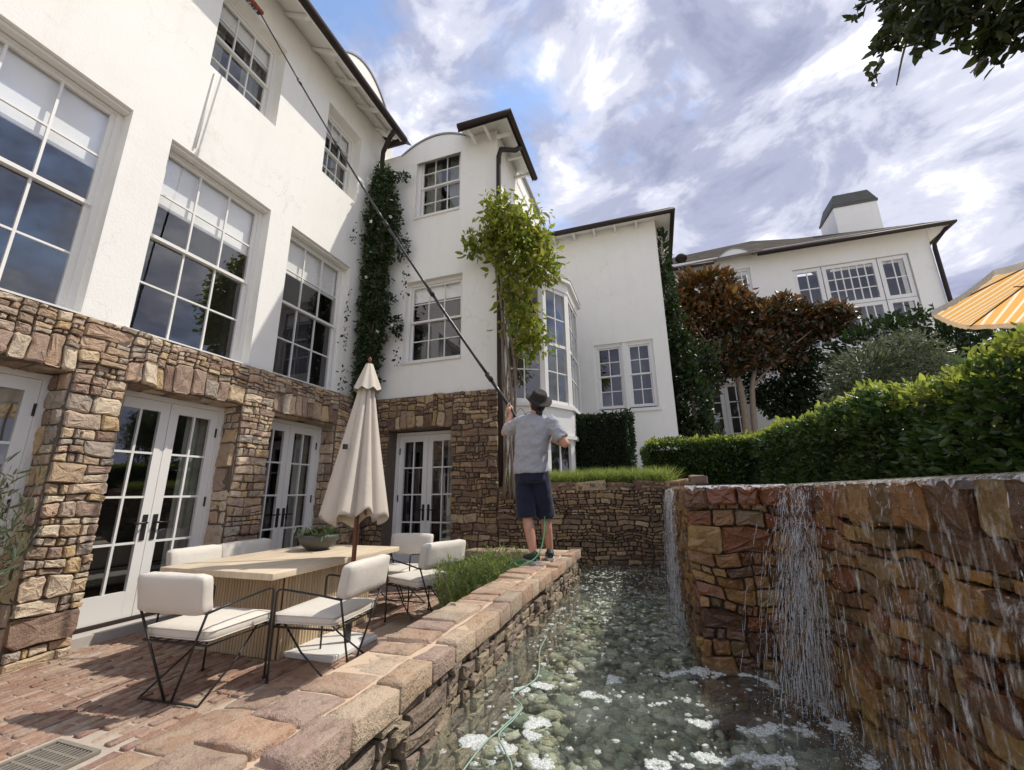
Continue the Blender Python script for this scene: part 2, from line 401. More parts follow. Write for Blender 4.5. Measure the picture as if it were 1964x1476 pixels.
# ------------------------------------------------------------------ masonry
def split_rect(r, out, hmin, hmax, a0, a1, g):
    u0, u1, v0, v1 = r; w = u1-u0; h = v1-v0
    H = g.uniform(hmin, hmax); big = g.random() < .10 and h < hmax*1.35 and w < hmax*1.8
    if not big and h > H*1.25 and h > hmin*1.9:
        s = v0+h*g.uniform(.28, .72)
        split_rect((u0, u1, v0, s), out, hmin, hmax, a0, a1, g); split_rect((u0, u1, s, v1), out, hmin, hmax, a0, a1, g)
    elif not big and w > h*g.uniform(a0, a1)*1.2 and w > hmin*1.6:
        s = u0+w*g.uniform(.28, .72)
        split_rect((u0, s, v0, v1), out, hmin, hmax, a0, a1, g); split_rect((s, u1, v0, v1), out, hmin, hmax, a0, a1, g)
    else: out.append(r)

def stone_geo(mb, P, r, g, gap=.010, warp=.022, prot=.035, back=-.05, seed=0.0, lim=None, bev=.8, craggy=1.0):
    u0, u1, v0, v1 = r; w = u1-u0; h = v1-v0; mn = min(w, h)
    c = [mn*g.uniform(.03, .22 if craggy > .5 else .09) for _ in range(4)]
    ring = [(u0+c[0], v0), (g.uniform(.35, .65)*w+u0, v0+g.uniform(-.03, .05)*mn), (u1-c[1], v0), (u1, v0+c[1]*g.uniform(.5, 1.3)), (u1+g.uniform(-.05, .03)*mn, v0+g.uniform(.35, .65)*h), (u1, v1-c[2]), (u1-c[2]*g.uniform(.5, 1.3), v1), (g.uniform(.35, .65)*w+u0, v1+g.uniform(-.05, .03)*mn), (u0+c[3], v1), (u0, v1-c[3]*g.uniform(.5, 1.3)), (u0+g.uniform(-.03, .05)*mn, v0+g.uniform(.35, .65)*h), (u0, v0+c[0])]
    if mn < .075: ring = [ring[i] for i in (0, 1, 2, 4, 5, 7, 8, 10)]
    cx, cy = (u0+u1)/2, (v0+v1)/2; k = 3.6
    pts = []
    for (u, v) in ring:
        nu = mnoise.noise(Vector((u*k+seed, v*k, 3.3))); nv = mnoise.noise(Vector((u*k, v*k+seed, 9.1)))
        fu = u+nu*warp*1.6; fv = v+nv*warp*1.6
        du, dv = cx-u, cy-v; l = math.hypot(du, dv)+1e-6
        fu += du/l*gap*.7; fv += dv/l*gap*.7
        if lim: fu = min(max(fu, lim[0]), lim[1]); fv = min(max(fv, lim[2]), lim[3])
        pts.append((fu, fv))
    n = len(pts); cx = sum(p[0] for p in pts)/n; cy = sum(p[1] for p in pts)/n
    pr = prot*g.uniform(.25, 1.35); tu = g.uniform(-.14, .14)*craggy; tv = g.uniform(-.16, .16)*craggy
    ins = min(.018, mn*.16)*bev
    def inn(p, f):
        du, dv = cx-p[0], cy-p[1]; l = math.hypot(du, dv)+1e-6; q = min(ins*f/l, .6)
        return p[0]+du*q, p[1]+dv*q
    vs = [P(u, v, back) for u, v in pts]
    vs += [P(u, v, pr-ins*g.uniform(.5, 1.1)) for u, v in pts]
    for p in pts:
        a, b = inn(p, g.uniform(.6, 1.5)); vs.append(P(a, b, pr+(a-cx)*tu+(b-cy)*tv+g.uniform(-.35, .35)*ins*craggy))
    cr = min(.012, mn*.07)*craggy
    for p in pts:
        t = g.uniform(.4, .6); a, b = p[0]+(cx-p[0])*t, p[1]+(cy-p[1])*t; vs.append(P(a, b, pr+(a-cx)*tu+(b-cy)*tv+g.uniform(-.6, 1)*cr))
    vs.append(P(cx+g.uniform(-.1, .1)*w, cy+g.uniform(-.1, .1)*h, pr+g.uniform(-.3, 1)*cr))
    fs = [(k_*n+i, k_*n+(i+1) % n, (k_+1)*n+(i+1) % n, (k_+1)*n+i) for k_ in range(3) for i in range(n)]
    fs += [(3*n+i, 3*n+(i+1) % n, 4*n) for i in range(n)]
    mb.add(vs, fs, craggy < .5)

def masonry(parent, P, rects, mat, g, name='stone', gap=.010, warp=.022, prot=.035, nmax=300, score=None, lim=None, bev=.8, back=-.05, craggy=1.0):
    """rects -> one object a stone, largest first; the rest joined as stuff"""
    if score is None: score = lambda r: (r[1]-r[0])*(r[3]-r[2])
    rs = sorted(rects, key=score, reverse=True); rest = MB()
    for i, r in enumerate(rs):
        if i < nmax:
            mb = MB(); stone_geo(mb, P, r, g, gap, warp, prot, lim=lim, bev=bev, back=back, craggy=craggy); mb.build(name, mat, parent)
        else: stone_geo(rest, P, r, g, gap, warp, prot, lim=lim, bev=bev, back=back, craggy=craggy)
    if rest.v: tag(rest.build('small_'+name+'s', mat, parent), kind='stuff')

def wall_mesh(P, u0, u1, v0, v1, holes, depth):
    """front skin with openings and reveals"""
    us = sorted({u0, u1, *[h[0] for h in holes], *[h[1] for h in holes]}); vs = sorted({v0, v1, *[h[2] for h in holes], *[h[3] for h in holes]})
    us = [u for u in us if u0 <= u <= u1]; vs = [v for v in vs if v0 <= v <= v1]
    solid = lambda i, j: 0 <= i < len(us)-1 and 0 <= j < len(vs)-1 and not any(h[0] < (us[i]+us[i+1])/2 < h[1] and h[2] < (vs[j]+vs[j+1])/2 < h[3] for h in holes)
    mb = MB()
    q = lambda *p: mb.add(p, [(0, 1, 2, 3)])
    for i in range(len(us)-1):
        for j in range(len(vs)-1):
            if not solid(i, j): continue
            a, b, c, d = us[i], us[i+1], vs[j], vs[j+1]
            q(P(a, c, 0), P(b, c, 0), P(b, d, 0), P(a, d, 0))
            if not solid(i-1, j): q(P(a, c, 0), P(a, d, 0), P(a, d, -depth), P(a, c, -depth))
            if not solid(i+1, j): q(P(b, c, 0), P(b, c, -depth), P(b, d, -depth), P(b, d, 0))
            if not solid(i, j-1): q(P(a, c, 0), P(a, c, -depth), P(b, c, -depth), P(b, c, 0))
            if not solid(i, j+1): q(P(a, d, 0), P(b, d, 0), P(b, d, -depth), P(a, d, -depth))
    return mb

def panes(parent, P, u0, u1, v0, v1, cols, rows, d, bar, mat='white_paint', bars_to=None):
    """glazing bars go to a mesh builder, each pane is its own object"""
    mb = bars_to
    pw = (u1-u0)/cols; ph = (v1-v0)/rows
    for i in range(1, cols): mb.pbox(P, u0+i*pw-bar/2, u0+i*pw+bar/2, v0, v1, d-.014, d+.014)
    for j in range(1, rows): mb.pbox(P, u0, u1, v0+j*ph-bar/2, v0+j*ph+bar/2, d-.0125, d+.0125)
    for i in range(cols):
        for j in range(rows):
            a, b, c, e = u0+i*pw, u0+(i+1)*pw, v0+j*ph, v0+(j+1)*ph
            t1, t2 = rng.uniform(-.003, .003), rng.uniform(-.003, .003)
            p = MB(); p.add([P(a, c, d+t1), P(b, c, d+t2), P(b, e, d-t1), P(a, e, d-t2)], [(0, 1, 2, 3)])
            p.build('pane', MAT['window_glass'], parent)

def sash_window(root, P, u0, u1, v0, v1, cols=3, recess=.28, blind=.3, cas=.06, bar=.022, rows=2, sill=True, curtain=0):
    f = MB(); d = -recess
    f.pbox(P, u0, u0+cas, v0, v1, d-.06, d+.05); f.pbox(P, u1-cas, u1, v0, v1, d-.06, d+.05)
    f.pbox(P, u0+cas, u1-cas, v1-cas, v1, d-.06, d+.047); f.pbox(P, u0+cas, u1-cas, v0, v0+cas*.8, d-.06, d+.047)
    w = f.build('window', MAT['white_paint'], root)
    a, b, c, e = u0+cas, u1-cas, v0+cas*.8, v1-cas; m = (c+e)/2+.02; st = .042
    for (lo, hi, dd, nm) in ((m-.02, e, d-.0, 'upper_sash'), (c, m+.02, d-.035, 'lower_sash')):
        s = MB()
        s.pbox(P, a, a+st, lo, hi, dd-.018, dd+.018); s.pbox(P, b-st, b, lo, hi, dd-.018, dd+.018)
        s.pbox(P, a+st, b-st, hi-st, hi, dd-.017, dd+.017); s.pbox(P, a+st, b-st, lo, lo+st, dd-.017, dd+.017)
        panes(w, P, a+st, b-st, lo+st, hi-st, cols, rows, dd, bar, bars_to=s)
        s.build(nm, MAT['white_paint'], w)
    if blind:
        k = MB(); h = (e-c)*blind; k.pbox(P, a+.01, b-.01, e-h, e, d-.075, d-.068); k.pbox(P, a+.01, b-.01, e-h-.03, e-h, d-.08, d-.062)
        k.build('roller_blind', MAT['blind'], w)
    if curtain:
        k = MB()
        for s0, s1 in ((a, a+(b-a)*curtain), (b-(b-a)*curtain, b)):
            n = 12; pts = []
            for i in range(n+1):
                u = s0+(s1-s0)*i/n; q = d-.2+.03*math.sin(i*1.9); pts += [P(u, c, q), P(u, e, q)]
            k.add(pts, [(2*i, 2*i+2, 2*i+3, 2*i+1) for i in range(n)], True)
        k.build('curtain', MAT['curtain'], w)
    if sill:
        k = MB(); k.pbox(P, u0-.0+.003, u1-.003, v0-.05, v0+.004, d+.02, .035); k.build('sill', MAT['white_trim'], w)
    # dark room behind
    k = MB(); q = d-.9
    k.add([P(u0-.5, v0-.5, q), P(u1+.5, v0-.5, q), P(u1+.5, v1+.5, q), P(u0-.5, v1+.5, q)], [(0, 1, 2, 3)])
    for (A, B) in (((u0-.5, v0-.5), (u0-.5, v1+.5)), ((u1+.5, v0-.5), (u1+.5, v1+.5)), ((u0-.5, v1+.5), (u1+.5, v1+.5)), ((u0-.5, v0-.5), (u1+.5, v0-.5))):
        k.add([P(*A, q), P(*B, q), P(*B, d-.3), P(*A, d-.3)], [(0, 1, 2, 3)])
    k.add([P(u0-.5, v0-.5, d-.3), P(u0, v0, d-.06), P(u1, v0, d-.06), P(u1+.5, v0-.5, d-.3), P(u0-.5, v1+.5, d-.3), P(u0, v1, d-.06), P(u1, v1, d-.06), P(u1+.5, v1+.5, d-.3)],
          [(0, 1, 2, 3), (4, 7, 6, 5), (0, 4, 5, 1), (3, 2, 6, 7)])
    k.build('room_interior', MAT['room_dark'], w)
    return w

def french_door(root, P, u0, u1, v0, v1, recess, cols=2, rows=4, handle=True, curtain=True):
    d = -recess; cas = .055
    f = MB(); f.pbox(P, u0, u0+cas, v0, v1, d-.07, d+.06); f.pbox(P, u1-cas, u1, v0, v1, d-.07, d+.06); f.pbox(P, u0+cas, u1-cas, v1-cas, v1, d-.07, d+.057)
    fr = f.build('door_frame', MAT['white_paint'], root)
    s = MB(); s.pbox(P, u0, u1, v0-.10, v0, d-.1, -.12); s.build('threshold', MAT['concrete_sill'], fr)
    s = MB(); s.pbox(P, u0+cas, u1-cas, v0, v0+.035, d-.05, d+.05); s.build('sill_strip', MAT['gutter_metal'], fr)
    m = (u0+u1)/2; g = .003
    for (a, b, side) in ((u0+cas+g, m-g, 1), (m+g, u1-cas-g, -1)):
        lo, hi = v0+.04, v1-cas-g; st = .10 if (u1-u0) > 1.2 else .09; bot = .27; top = .12
        s = MB()
        s.pbox(P, a, a+st, lo, hi, d-.022, d+.022); s.pbox(P, b-st, b, lo, hi, d-.022, d+.022)
        s.pbox(P, a+st, b-st, lo, lo+bot, d-.021, d+.021); s.pbox(P, a+st, b-st, hi-top, hi, d-.021, d+.021)
        leaf_bars = s
        door = None
        tmp = MB(); tmp.v = s.v; tmp.f = s.f; tmp.sm = s.sm
        pw = (b-st-a-st)/cols; ph = (hi-top-lo-bot)/rows; bar = .024
        for i in range(1, cols): s.pbox(P, a+st+i*pw-bar/2, a+st+i*pw+bar/2, lo+bot, hi-top, d-.016, d+.016)
        for j in range(1, rows): s.pbox(P, a+st, b-st, lo+bot+j*ph-bar/2, lo+bot+j*ph+bar/2, d-.0145, d+.0145)
        door = s.build('door', MAT['white_paint'], root)
        for i in range(cols):
            for j in range(rows):
                x0, x1, z0, z1 = a+st+i*pw, a+st+(i+1)*pw, lo+bot+j*ph, lo+bot+(j+1)*ph
                t1 = rng.uniform(-.002, .002)
                p = MB(); p.add([P(x0, z0, d+t1), P(x1, z0, d-t1), P(x1, z1, d-t1), P(x0, z1, d+t1)], [(0, 1, 2, 3)]); p.build('pane', MAT['window_glass'], door)
        if handle:
            uh = b-st/2 if side == 1 else a+st/2; zh = v0+.98
            h = MB(); h.pbox(P, uh-.024, uh+.024, zh-.15, zh+.13, d+.022, d+.032)
            h.tube([P(uh, zh+.04, d+.03), P(uh, zh+.04, d+.075), P(uh-side*.03, zh+.04, d+.08), P(uh-side*.13, zh+.035, d+.078)], .011, 8)
            h.build('handle', MAT['black_iron'], door)
            ue = a+.004 if side == 1 else b-.004
            for zz in (v0+.35, (v0+v1)/2, v1-.35):
                h = MB(); h.pbox(P, ue-.013, ue+.013, zz-.06, zz+.06, d+.02, d+.032); h.build('hinge', MAT['black_iron'], door)
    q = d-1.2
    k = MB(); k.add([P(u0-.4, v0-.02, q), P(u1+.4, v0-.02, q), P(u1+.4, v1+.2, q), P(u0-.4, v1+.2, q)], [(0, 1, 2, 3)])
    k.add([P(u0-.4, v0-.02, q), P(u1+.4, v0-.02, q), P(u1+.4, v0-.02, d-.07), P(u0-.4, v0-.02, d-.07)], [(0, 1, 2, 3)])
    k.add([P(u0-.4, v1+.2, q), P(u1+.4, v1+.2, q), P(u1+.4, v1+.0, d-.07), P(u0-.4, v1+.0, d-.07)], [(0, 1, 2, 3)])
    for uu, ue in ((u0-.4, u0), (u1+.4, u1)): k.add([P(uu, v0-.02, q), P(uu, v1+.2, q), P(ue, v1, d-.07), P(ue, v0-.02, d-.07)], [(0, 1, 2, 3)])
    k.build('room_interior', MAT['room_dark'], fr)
    if curtain:
        k = MB(); n = 10; pts = []
        for i in range(n+1):
            u = u1-.34+.30*i/n; qq = d-.16+.03*math.sin(i*1.7); pts += [P(u, v0, qq), P(u, v1-.05, qq)]
        k.add(pts, [(2*i, 2*i+2, 2*i+3, 2*i+1) for i in range(n)], True); k.build('curtain', MAT['curtain'], fr)

def gutter(root, pts, r=.07, name='gutter'):
    mb = MB(); pts = [Vector(p) for p in pts]
    mb.tube(pts, r, 10, smooth=True)
    return mb.build(name, MAT['gutter_metal'], root)

# ================================================================== wing A: long white wing on a stone ground floor
XA = -5.27; YB = 6.7
PA = lambda u, v, d: (XA+d, u, v)
PAw = lambda u, v, d: (XA-.05+d, u, v)
ZS = 3.17
wingA = empty('house_wing', (XA, 4.0, 0), 'long white stucco wing with tall windows over rubble stone French door bays', 'house')
W_A = [(.88, 2.32, ZS+.02, 5.72), (2.74, 4.19, ZS+.02, 5.72), (4.60, 6.03, ZS+.02, 5.72), (-1.2, .24, ZS+.02, 5.72)]
U_A = [(2.97, 4.05, 7.18, 8.76), (5.07, 6.02, 7.18, 8.76), (.87, 1.95, 7.18, 8.76)]
wall_mesh(PAw, -2.5, YB+.4, ZS, 9.46, W_A+U_A, .36).build('wall', MAT['stucco'], wingA)
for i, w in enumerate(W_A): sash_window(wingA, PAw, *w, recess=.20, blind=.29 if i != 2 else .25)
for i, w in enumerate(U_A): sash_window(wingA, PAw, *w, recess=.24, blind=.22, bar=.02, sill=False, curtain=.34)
# moulded head bands inside the big reveals
for (a, b, c, e) in W_A[:3]:
    mb = MB(); mb.pbox(PAw, a+.003, b-.003, e-.04, e-.003, -.14, -.05); mb.build('head_moulding', MAT['white_trim'], wingA)
# stone ground floor
D_A = [(2.82, 4.16, 0.10, 2.60), (4.66, 5.98, 0.10, 2.60), (1.02, 2.36, 0.10, 2.60)]
gA = random.Random(21)
sw = wall_mesh(lambda u, v, d: PA(u, v, d-.012), -2.5, YB+.3, -.15, ZS, [(a, b, -.2, e) for a, b, c, e in D_A], .58)
sw.add([PAw(-2.5, ZS, .05), PAw(YB, ZS, .05), PAw(YB, ZS, -.05), PAw(-2.5, ZS, -.05)], [(0, 1, 2, 3)])
stA = sw.build('stone_wall', MAT['mortar'], wingA)
rects = []
for (a, b) in ((2.36, 2.82), (4.16, 4.66), (5.98, 6.66), (.2, 1.02)): 
    v = -.05
    split_rect((a, b, -.05, 2.60), rects, .06, .23, .9, 2.4, gA)
for (a, b, c, e) in D_A:   # soldier course above each door
    u = a-.04
    while u < b:
        w = gA.uniform(.08, .21)
        if b-u-w < .1: w = b-u
        rects.append((u, u+w, 2.60, 2.60+gA.uniform(.22, .34))); u += w
    tops = [r for r in rects if abs(r[2]-2.6) < 1e-6 and r[0] >= a-.05 and r[1] <= b+.01]
    for r in tops:
        split_rect((r[0], r[1], r[3], ZS-.0), rects, .05, .11, 1.2, 3.5, gA)
for (a, b) in ((2.36, 2.78), (4.16, 4.62), (5.98, 6.66), (.2, .98)): split_rect((a, b, 2.60, ZS), rects, .055, .17, 1.2, 3., gA)
masonry(stA, PA, rects, MAT['stone_warm'], gA, gap=.012, nmax=300, lim=(.2, 6.7, -.06, ZS+.03), score=lambda r: (r[1]-r[0])*(r[3]-r[2])*(1 if r[0] > 1.0 else .0))
# reveals facing the camera, and lintel undersides
for (a, b, c, e) in D_A:
    Pr = lambda u, v, d, b=b: (XA-.02-u, b-d, v)
    rr = []; split_rect((0, .44, -.05, 2.60), rr, .12, .32, .8, 1.6, gA)
    masonry(stA, Pr, rr, MAT['stone_warm'], gA, prot=.02, warp=.016, lim=(.0, .45, -.06, 2.62))
    Pl = lambda u, v, d, e=e: (XA-v, u, e-d)
    rr = [(a+i*.27, a+(i+1)*.27, .02, .42) for i in range(5)]
    masonry(stA, Pl, rr, MAT['stone_warm'], gA, prot=.015, warp=.016)
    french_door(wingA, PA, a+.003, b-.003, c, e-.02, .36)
# eaves
XG = -4.72; ZG = 9.05
mb = MB()
mb.add([(XG, -2.5, ZG+.06), (XG, YB-.04, ZG+.06), (XA-.05, YB-.04, 9.46), (XA-.05, -2.5, 9.46)], [(0, 1, 2, 3)])
mb.build('soffit', MAT['white_trim'], wingA)
mb = MB(); mb.box((XG-.03, -2.5, ZG+.0), (XG-.005, YB-.04, ZG+.13)); mb.build('fascia', MAT['white_trim'], wingA)
for k in range(12):
    y = YB-.30-k*.62
    m2 = MB(); s = (9.46-ZG-.06)/(XA-.05-XG)
    P4 = [(XG-.03, ZG+.01), (XG-.03, ZG+.06), (XA-.05, 9.45), (XA-.05, 9.40), (XG-.15, ZG+.04)]
    n = len(P4); m2.add([(x, y-.03, z) for x, z in P4]+[(x, y+.03, z) for x, z in P4], [tuple(range(n)), tuple(range(2*n-1, n-1, -1))]+[(i, (i+1) % n, n+(i+1) % n, n+i) for i in range(n)])
    m2.build('rafter', MAT['white_trim'], wingA)
gutter(wingA, [(XG+.045, -2.5, ZG+.06), (XG+.045, YB-.06, ZG+.06)], .075)
gutter(wingA, [(XG+.045, YB-.06, ZG+.055), (XA+.15, YB-.10, ZG+.02)], .07, 'gutter_return')
mb = MB(); mb.tube([(XG+.03, YB-.42, ZG+.0), (XG-.10, YB-.40, ZG-.12), (XA+.16, YB-.22, ZG-.26), (XA+.09, YB-.14, ZG-.5), (XA+.09, YB-.12, ZG-1.0), (XA+.16, YB-.11, ZG-1.5), (XA+.16, YB-.11, 3.3)], .05, 10); mb.build('downpipe', MAT['gutter_metal'], wingA)
mb = MB(); x1, x2 = XG+.06, XA-5
mb.add([(x1, -2.5, ZG+.14), (x1, YB+.2, ZG+.14), (x2, YB+.2, ZG+3.6), (x2, -2.5, ZG+3.6)], [(0, 1, 2, 3)])
mb.add([(XA-.05, YB+.2, 9.3), (XA-.05, YB+.2, 9.6), (x2, YB+.2, ZG+3.6), (x2, YB+.2, 3)], [(0, 1, 2, 3)]); mb.build('roof', MAT['slate_dark'], wingA)
# arched dormer head above the eaves
def arch_dormer(root, P, u0, u1, z0, rise, d0, d1):
    n = 14; pts = [(u0+(u1-u0)*i/n, z0+rise*(1-(2*i/n-1)**2)) for i in range(n+1)]
    mb = MB(); f = [P(u, z, d0) for u, z in pts]+[P(u0, z0-.3, d0), P(u1, z0-.3, d0)]
    mb.add(f, [tuple(range(n+1))+(n+2, n+1)]); mb.build('dormer_face', MAT['stucco'], root)
    c = MB(); pts2 = [(u, z+.0) for u, z in pts]
    vs = [P(u, z-.0, d0+.02) for u, z in pts]+[P(u, z+.035, d0+.03) for u, z in pts]+[P(u, z+.045, d1) for u, z in pts]
    m = n+1; c.add(vs, [(i, i+1, m+i+1, m+i) for i in range(n)]+[(m+i, m+i+1, 2*m+i+1, 2*m+i) for i in range(n)], False)
    c.build('dormer_cap', MAT['lead'], root)
arch_dormer(wingA, lambda u, v, d: (XG-.25+d, u, v), 4.75, 6.45, ZG+.40, .62, 0, -2.5)
# vent pipe fixed to the wall between the storeys
mb = MB(); mb.tube([PAw(3.05, 7.12, .02), PAw(2.99, 5.80, .02)], .012, 6); mb.build('wall_conduit', MAT['white_trim'], wingA)

# ================================================================== wing B: corner wing
XBR = -2.5
PB = lambda u, v, d: (u, YB-d, v)
PBw = lambda u, v, d: (u, YB+.05-d, v)
wingB = empty('corner_wing', (-3.9, YB, 0), 'square white corner wing with arched dormer, brown eaves and stone foot', 'house')
W_B = [(-4.40, -3.33, 7.10, 8.72), (-4.50, -3.24, 3.88, 5.60)]
wall_mesh(PBw, XA-.05, XBR, ZS, 8.85, W_B, .30).build('wall', MAT['stucco'], wingB)
sash_window(wingB, PBw, *W_B[0], recess=.16, blind=0, bar=.02, curtain=.38)
sash_window(wingB, PBw, *W_B[1], recess=.16, blind=.18, bar=.02)
D_B = [(-4.70, -3.36, .10, 2.56)]
swb = wall_mesh(lambda u, v, d: PB(u, v, d-.012), XA+.0, XBR, -.15, ZS, [(a, b, -.2, e) for a, b, c, e in D_B], .50)
swb.add([(XBR, YB+.012, -.15), (XBR, YB+3.7, -.15), (XBR, YB+3.7, ZS-.25), (XBR, YB+.012, ZS)], [(0, 1, 2, 3)])
swb.add([PBw(XA, ZS, .05), PBw(XBR, ZS, .05), PBw(XBR, ZS, -.05), PBw(XA, ZS, -.05)], [(0, 1, 2, 3)])
stB = swb.build('stone_wall', MAT['mortar'], wingB)
gB = random.Random(5); rects = []
split_rect((-3.36, XBR, -.05, ZS), rects, .055, .2, 1.1, 2.8, gB)
split_rect((XA, -4.70, -.05, ZS), rects, .06, .2, 1.2, 2.4, gB)
u = -4.70
while u < -3.36:
    w = min(gB.uniform(.08, .2), -3.36-u)
    if -3.36-u-w < .08: w = -3.36-u
    h = gB.uniform(.24, .34); rects.append((u, u+w, 2.56, 2.56+h)); split_rect((u, u+w, 2.56+h, ZS), rects, .07, .14, 1.2, 3, gB); u += w
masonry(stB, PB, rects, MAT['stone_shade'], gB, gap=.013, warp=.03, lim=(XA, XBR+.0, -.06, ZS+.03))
rr = []; split_rect((0.02, 1.4, -.05, ZS), rr, .10, .26, 1.0, 2.2, gB)
masonry(stB, lambda u, v, d: (XBR+d, YB+u, v), rr, MAT['stone_warm'], gB, prot=.03)
french_door(wingB, PB, D_B[0][0]+.003, D_B[0][1]-.003, .10, 2.54, .36, curtain=True)
# side wall with bay window, running back to the next wing
PS = lambda u, v, d: (XBR+d, u, v)
YC = 10.4
wall_mesh(lambda u, v, d: PS(u, v, d+.004), YB+.056, YC+.3, ZS-.001, 8.85, [], .3).build('side_wall', MAT['stucco'], wingB)
# eaves of the corner wing
ZE = 8.40; YE = YB-.48; XE = XBR+.40
mb = MB(); mb.add([(-3.14, YE, ZE+.08), (XE, YE, ZE+.08), (XBR, YB+.05, 8.80), (-3.14, YB+.05, 8.80)], [(0, 1, 2, 3)])
mb.add([(XE, YE, ZE+.08), (XE, 8.05, ZE+.08), (XBR, 8.05, 8.80), (XBR, YB+.05, 8.80)], [(0, 1, 2, 3)]); mb.build('soffit', MAT['white_trim'], wingB)
mb = MB(); mb.box((-3.14, YE-.01, ZE+.02), (XE+.01, YE+.01, ZE+.15)); mb.box((XE-.01, YE+.011, ZE+.02), (XE+.01, 8.05, ZE+.15)); mb.build('fascia', MAT['gutter_metal'], wingB)
gutter(wingB, [(-3.12, YE-.06, ZE+.08), (XE+.06, YE-.06, ZE+.08), (XE+.06, 8.05, ZE+.08)], .06)
mb = MB(); mb.add([(-3.14, YE-.02, ZE+.16), (XE+.02, YE-.02, ZE+.16), (XE-1.2, YE+1.5, ZE+1.3), (-3.6, YE+1.5, ZE+1.3)], [(0, 1, 2, 3)])
mb.add([(XE+.02, YE-.02, ZE+.16), (XE+.02, 8.05, ZE+.16), (XE-1.2, 8.05, ZE+1.3), (XE-1.2, YE+1.5, ZE+1.3)], [(0, 1, 2, 3)]); mb.build('roof', MAT['slate_dark'], wingB)
for (x, y) in ((XBR+.2, YB-.02), (XBR+.2, YB+.62), (XBR+.2, YB+1.2)):
    m2 = MB(); m2.box((XBR+.02, y-.025, ZE+.08), (XE-.03, y+.025, ZE+.14)); m2.build('rafter', MAT['white_trim'], wingB)
for x in (-2.95, -2.62):
    m2 = MB(); m2.box((x-.025, YE+.03, ZE+.08), (x+.025, YB+.0, ZE+.14)); m2.build('rafter', MAT['white_trim'], wingB)
mb = MB(); mb.tube([(XE+.02, YB+.30, ZE+.02), (XE-.06, YB+.22, ZE-.10), (XBR+.10, YB-.02, ZE-.22), (XBR+.07, YB-.06, ZE-.42), (XBR+.07, YB-.07, ZE-1.2), (XBR+.07, YB-.07, 3.3), (XBR+.10, YB-.10, 3.0), (XBR+.10, YB-.10, 1.5)], .05, 10); mb.build('downpipe', MAT['gutter_metal'], wingB)
arch_dormer(wingB, lambda u, v, d: (u, YB+.046-d, v), -4.80, -3.13, 8.78, .30, 0, -1.6)
# higher side dormer behind the tower corner
mb = MB(); mb.box((XBR-1.6, 8.06, 8.5), (XBR+.02, 10.2, 8.95)); mb.build('side_dormer', MAT['stucco'], wingB)
mb = MB(); mb.box((XBR-1.65, 8.0, 8.953), (XBR+.10, 10.25, 9.02)); mb.build('side_dormer_cap', MAT['lead'], wingB)
# bay window
bay = [(XBR, 7.05), (-1.82, 7.42), (-1.45, 8.05), (-1.45, 9.2), (XBR, 9.6)]
def prism(poly, z0, z1):
    n = len(poly); mb = MB(); mb.add([(x, y, z0) for x, y in poly]+[(x, y, z1) for x, y in poly], [tuple(range(n)), tuple(range(2*n-1, n-1, -1))]+[(i, (i+1) % n, n+(i+1) % n, n+i) for i in range(n)]); return mb
def grow(poly, d, c=(-2.5, 8.2)):
    return [(x if x <= XBR+1e-6 else x+d*(.9 if x > -1.5 else .75), y+(d if y > 8.6 else -d if y < 7.6 else -d*.4)) for x, y in poly]
byw = prism(grow(bay, .02), 2.42, 2.95).build('bay_window', MAT['white_paint'], wingB)
prism(grow(bay, .07), 2.93, 3.0).build('bay_sill', MAT['white_paint'], byw)
prism(grow(bay, .07), 2.36, 2.43).build('bay_base_moulding', MAT['white_paint'], byw)
prism(grow(bay, .03), 5.42, 5.62).build('bay_cornice', MAT['white_paint'], byw)
prism(grow(bay, .11), 5.62, 5.70).build('bay_crown', MAT['white_paint'], byw)
mb = MB(); g1 = grow(bay, .12); g2 = [(x-.35 if x > XBR else x, y+(.3 if y < 8.2 else -.3)) for x, y in bay]; n = 5
mb.add([(x, y, 5.703) for x, y in g1]+[(x, y, 6.0) for x, y in g2], [(i, i+1, n+i+1, n+i) for i in range(n-1)]+[tuple(range(n, 2*n))]); mb.build('bay_roof', MAT['lead'], byw)
for lo, hi in ((3.0, 5.42), (1.55, 2.36)):
    for i in range(4):
        a, b = Vector((*bay[i], 0)), Vector((*bay[i+1], 0)); L_ = (b-a).length; t = (b-a)/L_; nrm = Vector((t.y, -t.x, 0))
        P = lambda u, v, d, a=a, t=t, nrm=nrm: tuple(a+t*u+nrm*d+Vector((0, 0, v)))
        mb = MB(); mb.pbox(P, 0.0, .09, lo, hi, -.06, .01); mb.pbox(P, L_-.09, L_, lo, hi, -.06, .01); mb.pbox(P, .09, L_-.09, hi-.08, hi, -.05, .0); mb.pbox(P, .09, L_-.09, lo, lo+.08, -.05, .0)
        rows = 4 if hi > 5 else 1; cols = 2 if L_ < 1 else 3
        ph = (hi-lo-.16)/rows; pw = (L_-.18)/cols
        if hi > 5: mb.pbox(P, .09, L_-.09, lo+.08+ph*2-.03, lo+.08+ph*2+.03, -.045, -.004)
        for j in range(1, rows): mb.pbox(P, .09, L_-.09, lo+.08+ph*j-.011, lo+.08+ph*j+.011, -.035, -.01)
        for j in range(1, cols): mb.pbox(P, .09+pw*j-.011, .09+pw*j+.011, lo+.08, hi-.08, -.036, -.009)
        mb.build('bay_sash', MAT['white_paint'], byw)
        for j in range(rows):
            for k in range(cols):
                p = MB(); p.add([P(.09+pw*k, lo+.08+ph*j, -.022), P(.09+pw*(k+1), lo+.08+ph*j, -.022), P(.09+pw*(k+1), lo+.08+ph*(j+1), -.022), P(.09+pw*k, lo+.08+ph*(j+1), -.022)], [(0, 1, 2, 3)]); p.build('pane', MAT['window_glass'], byw)
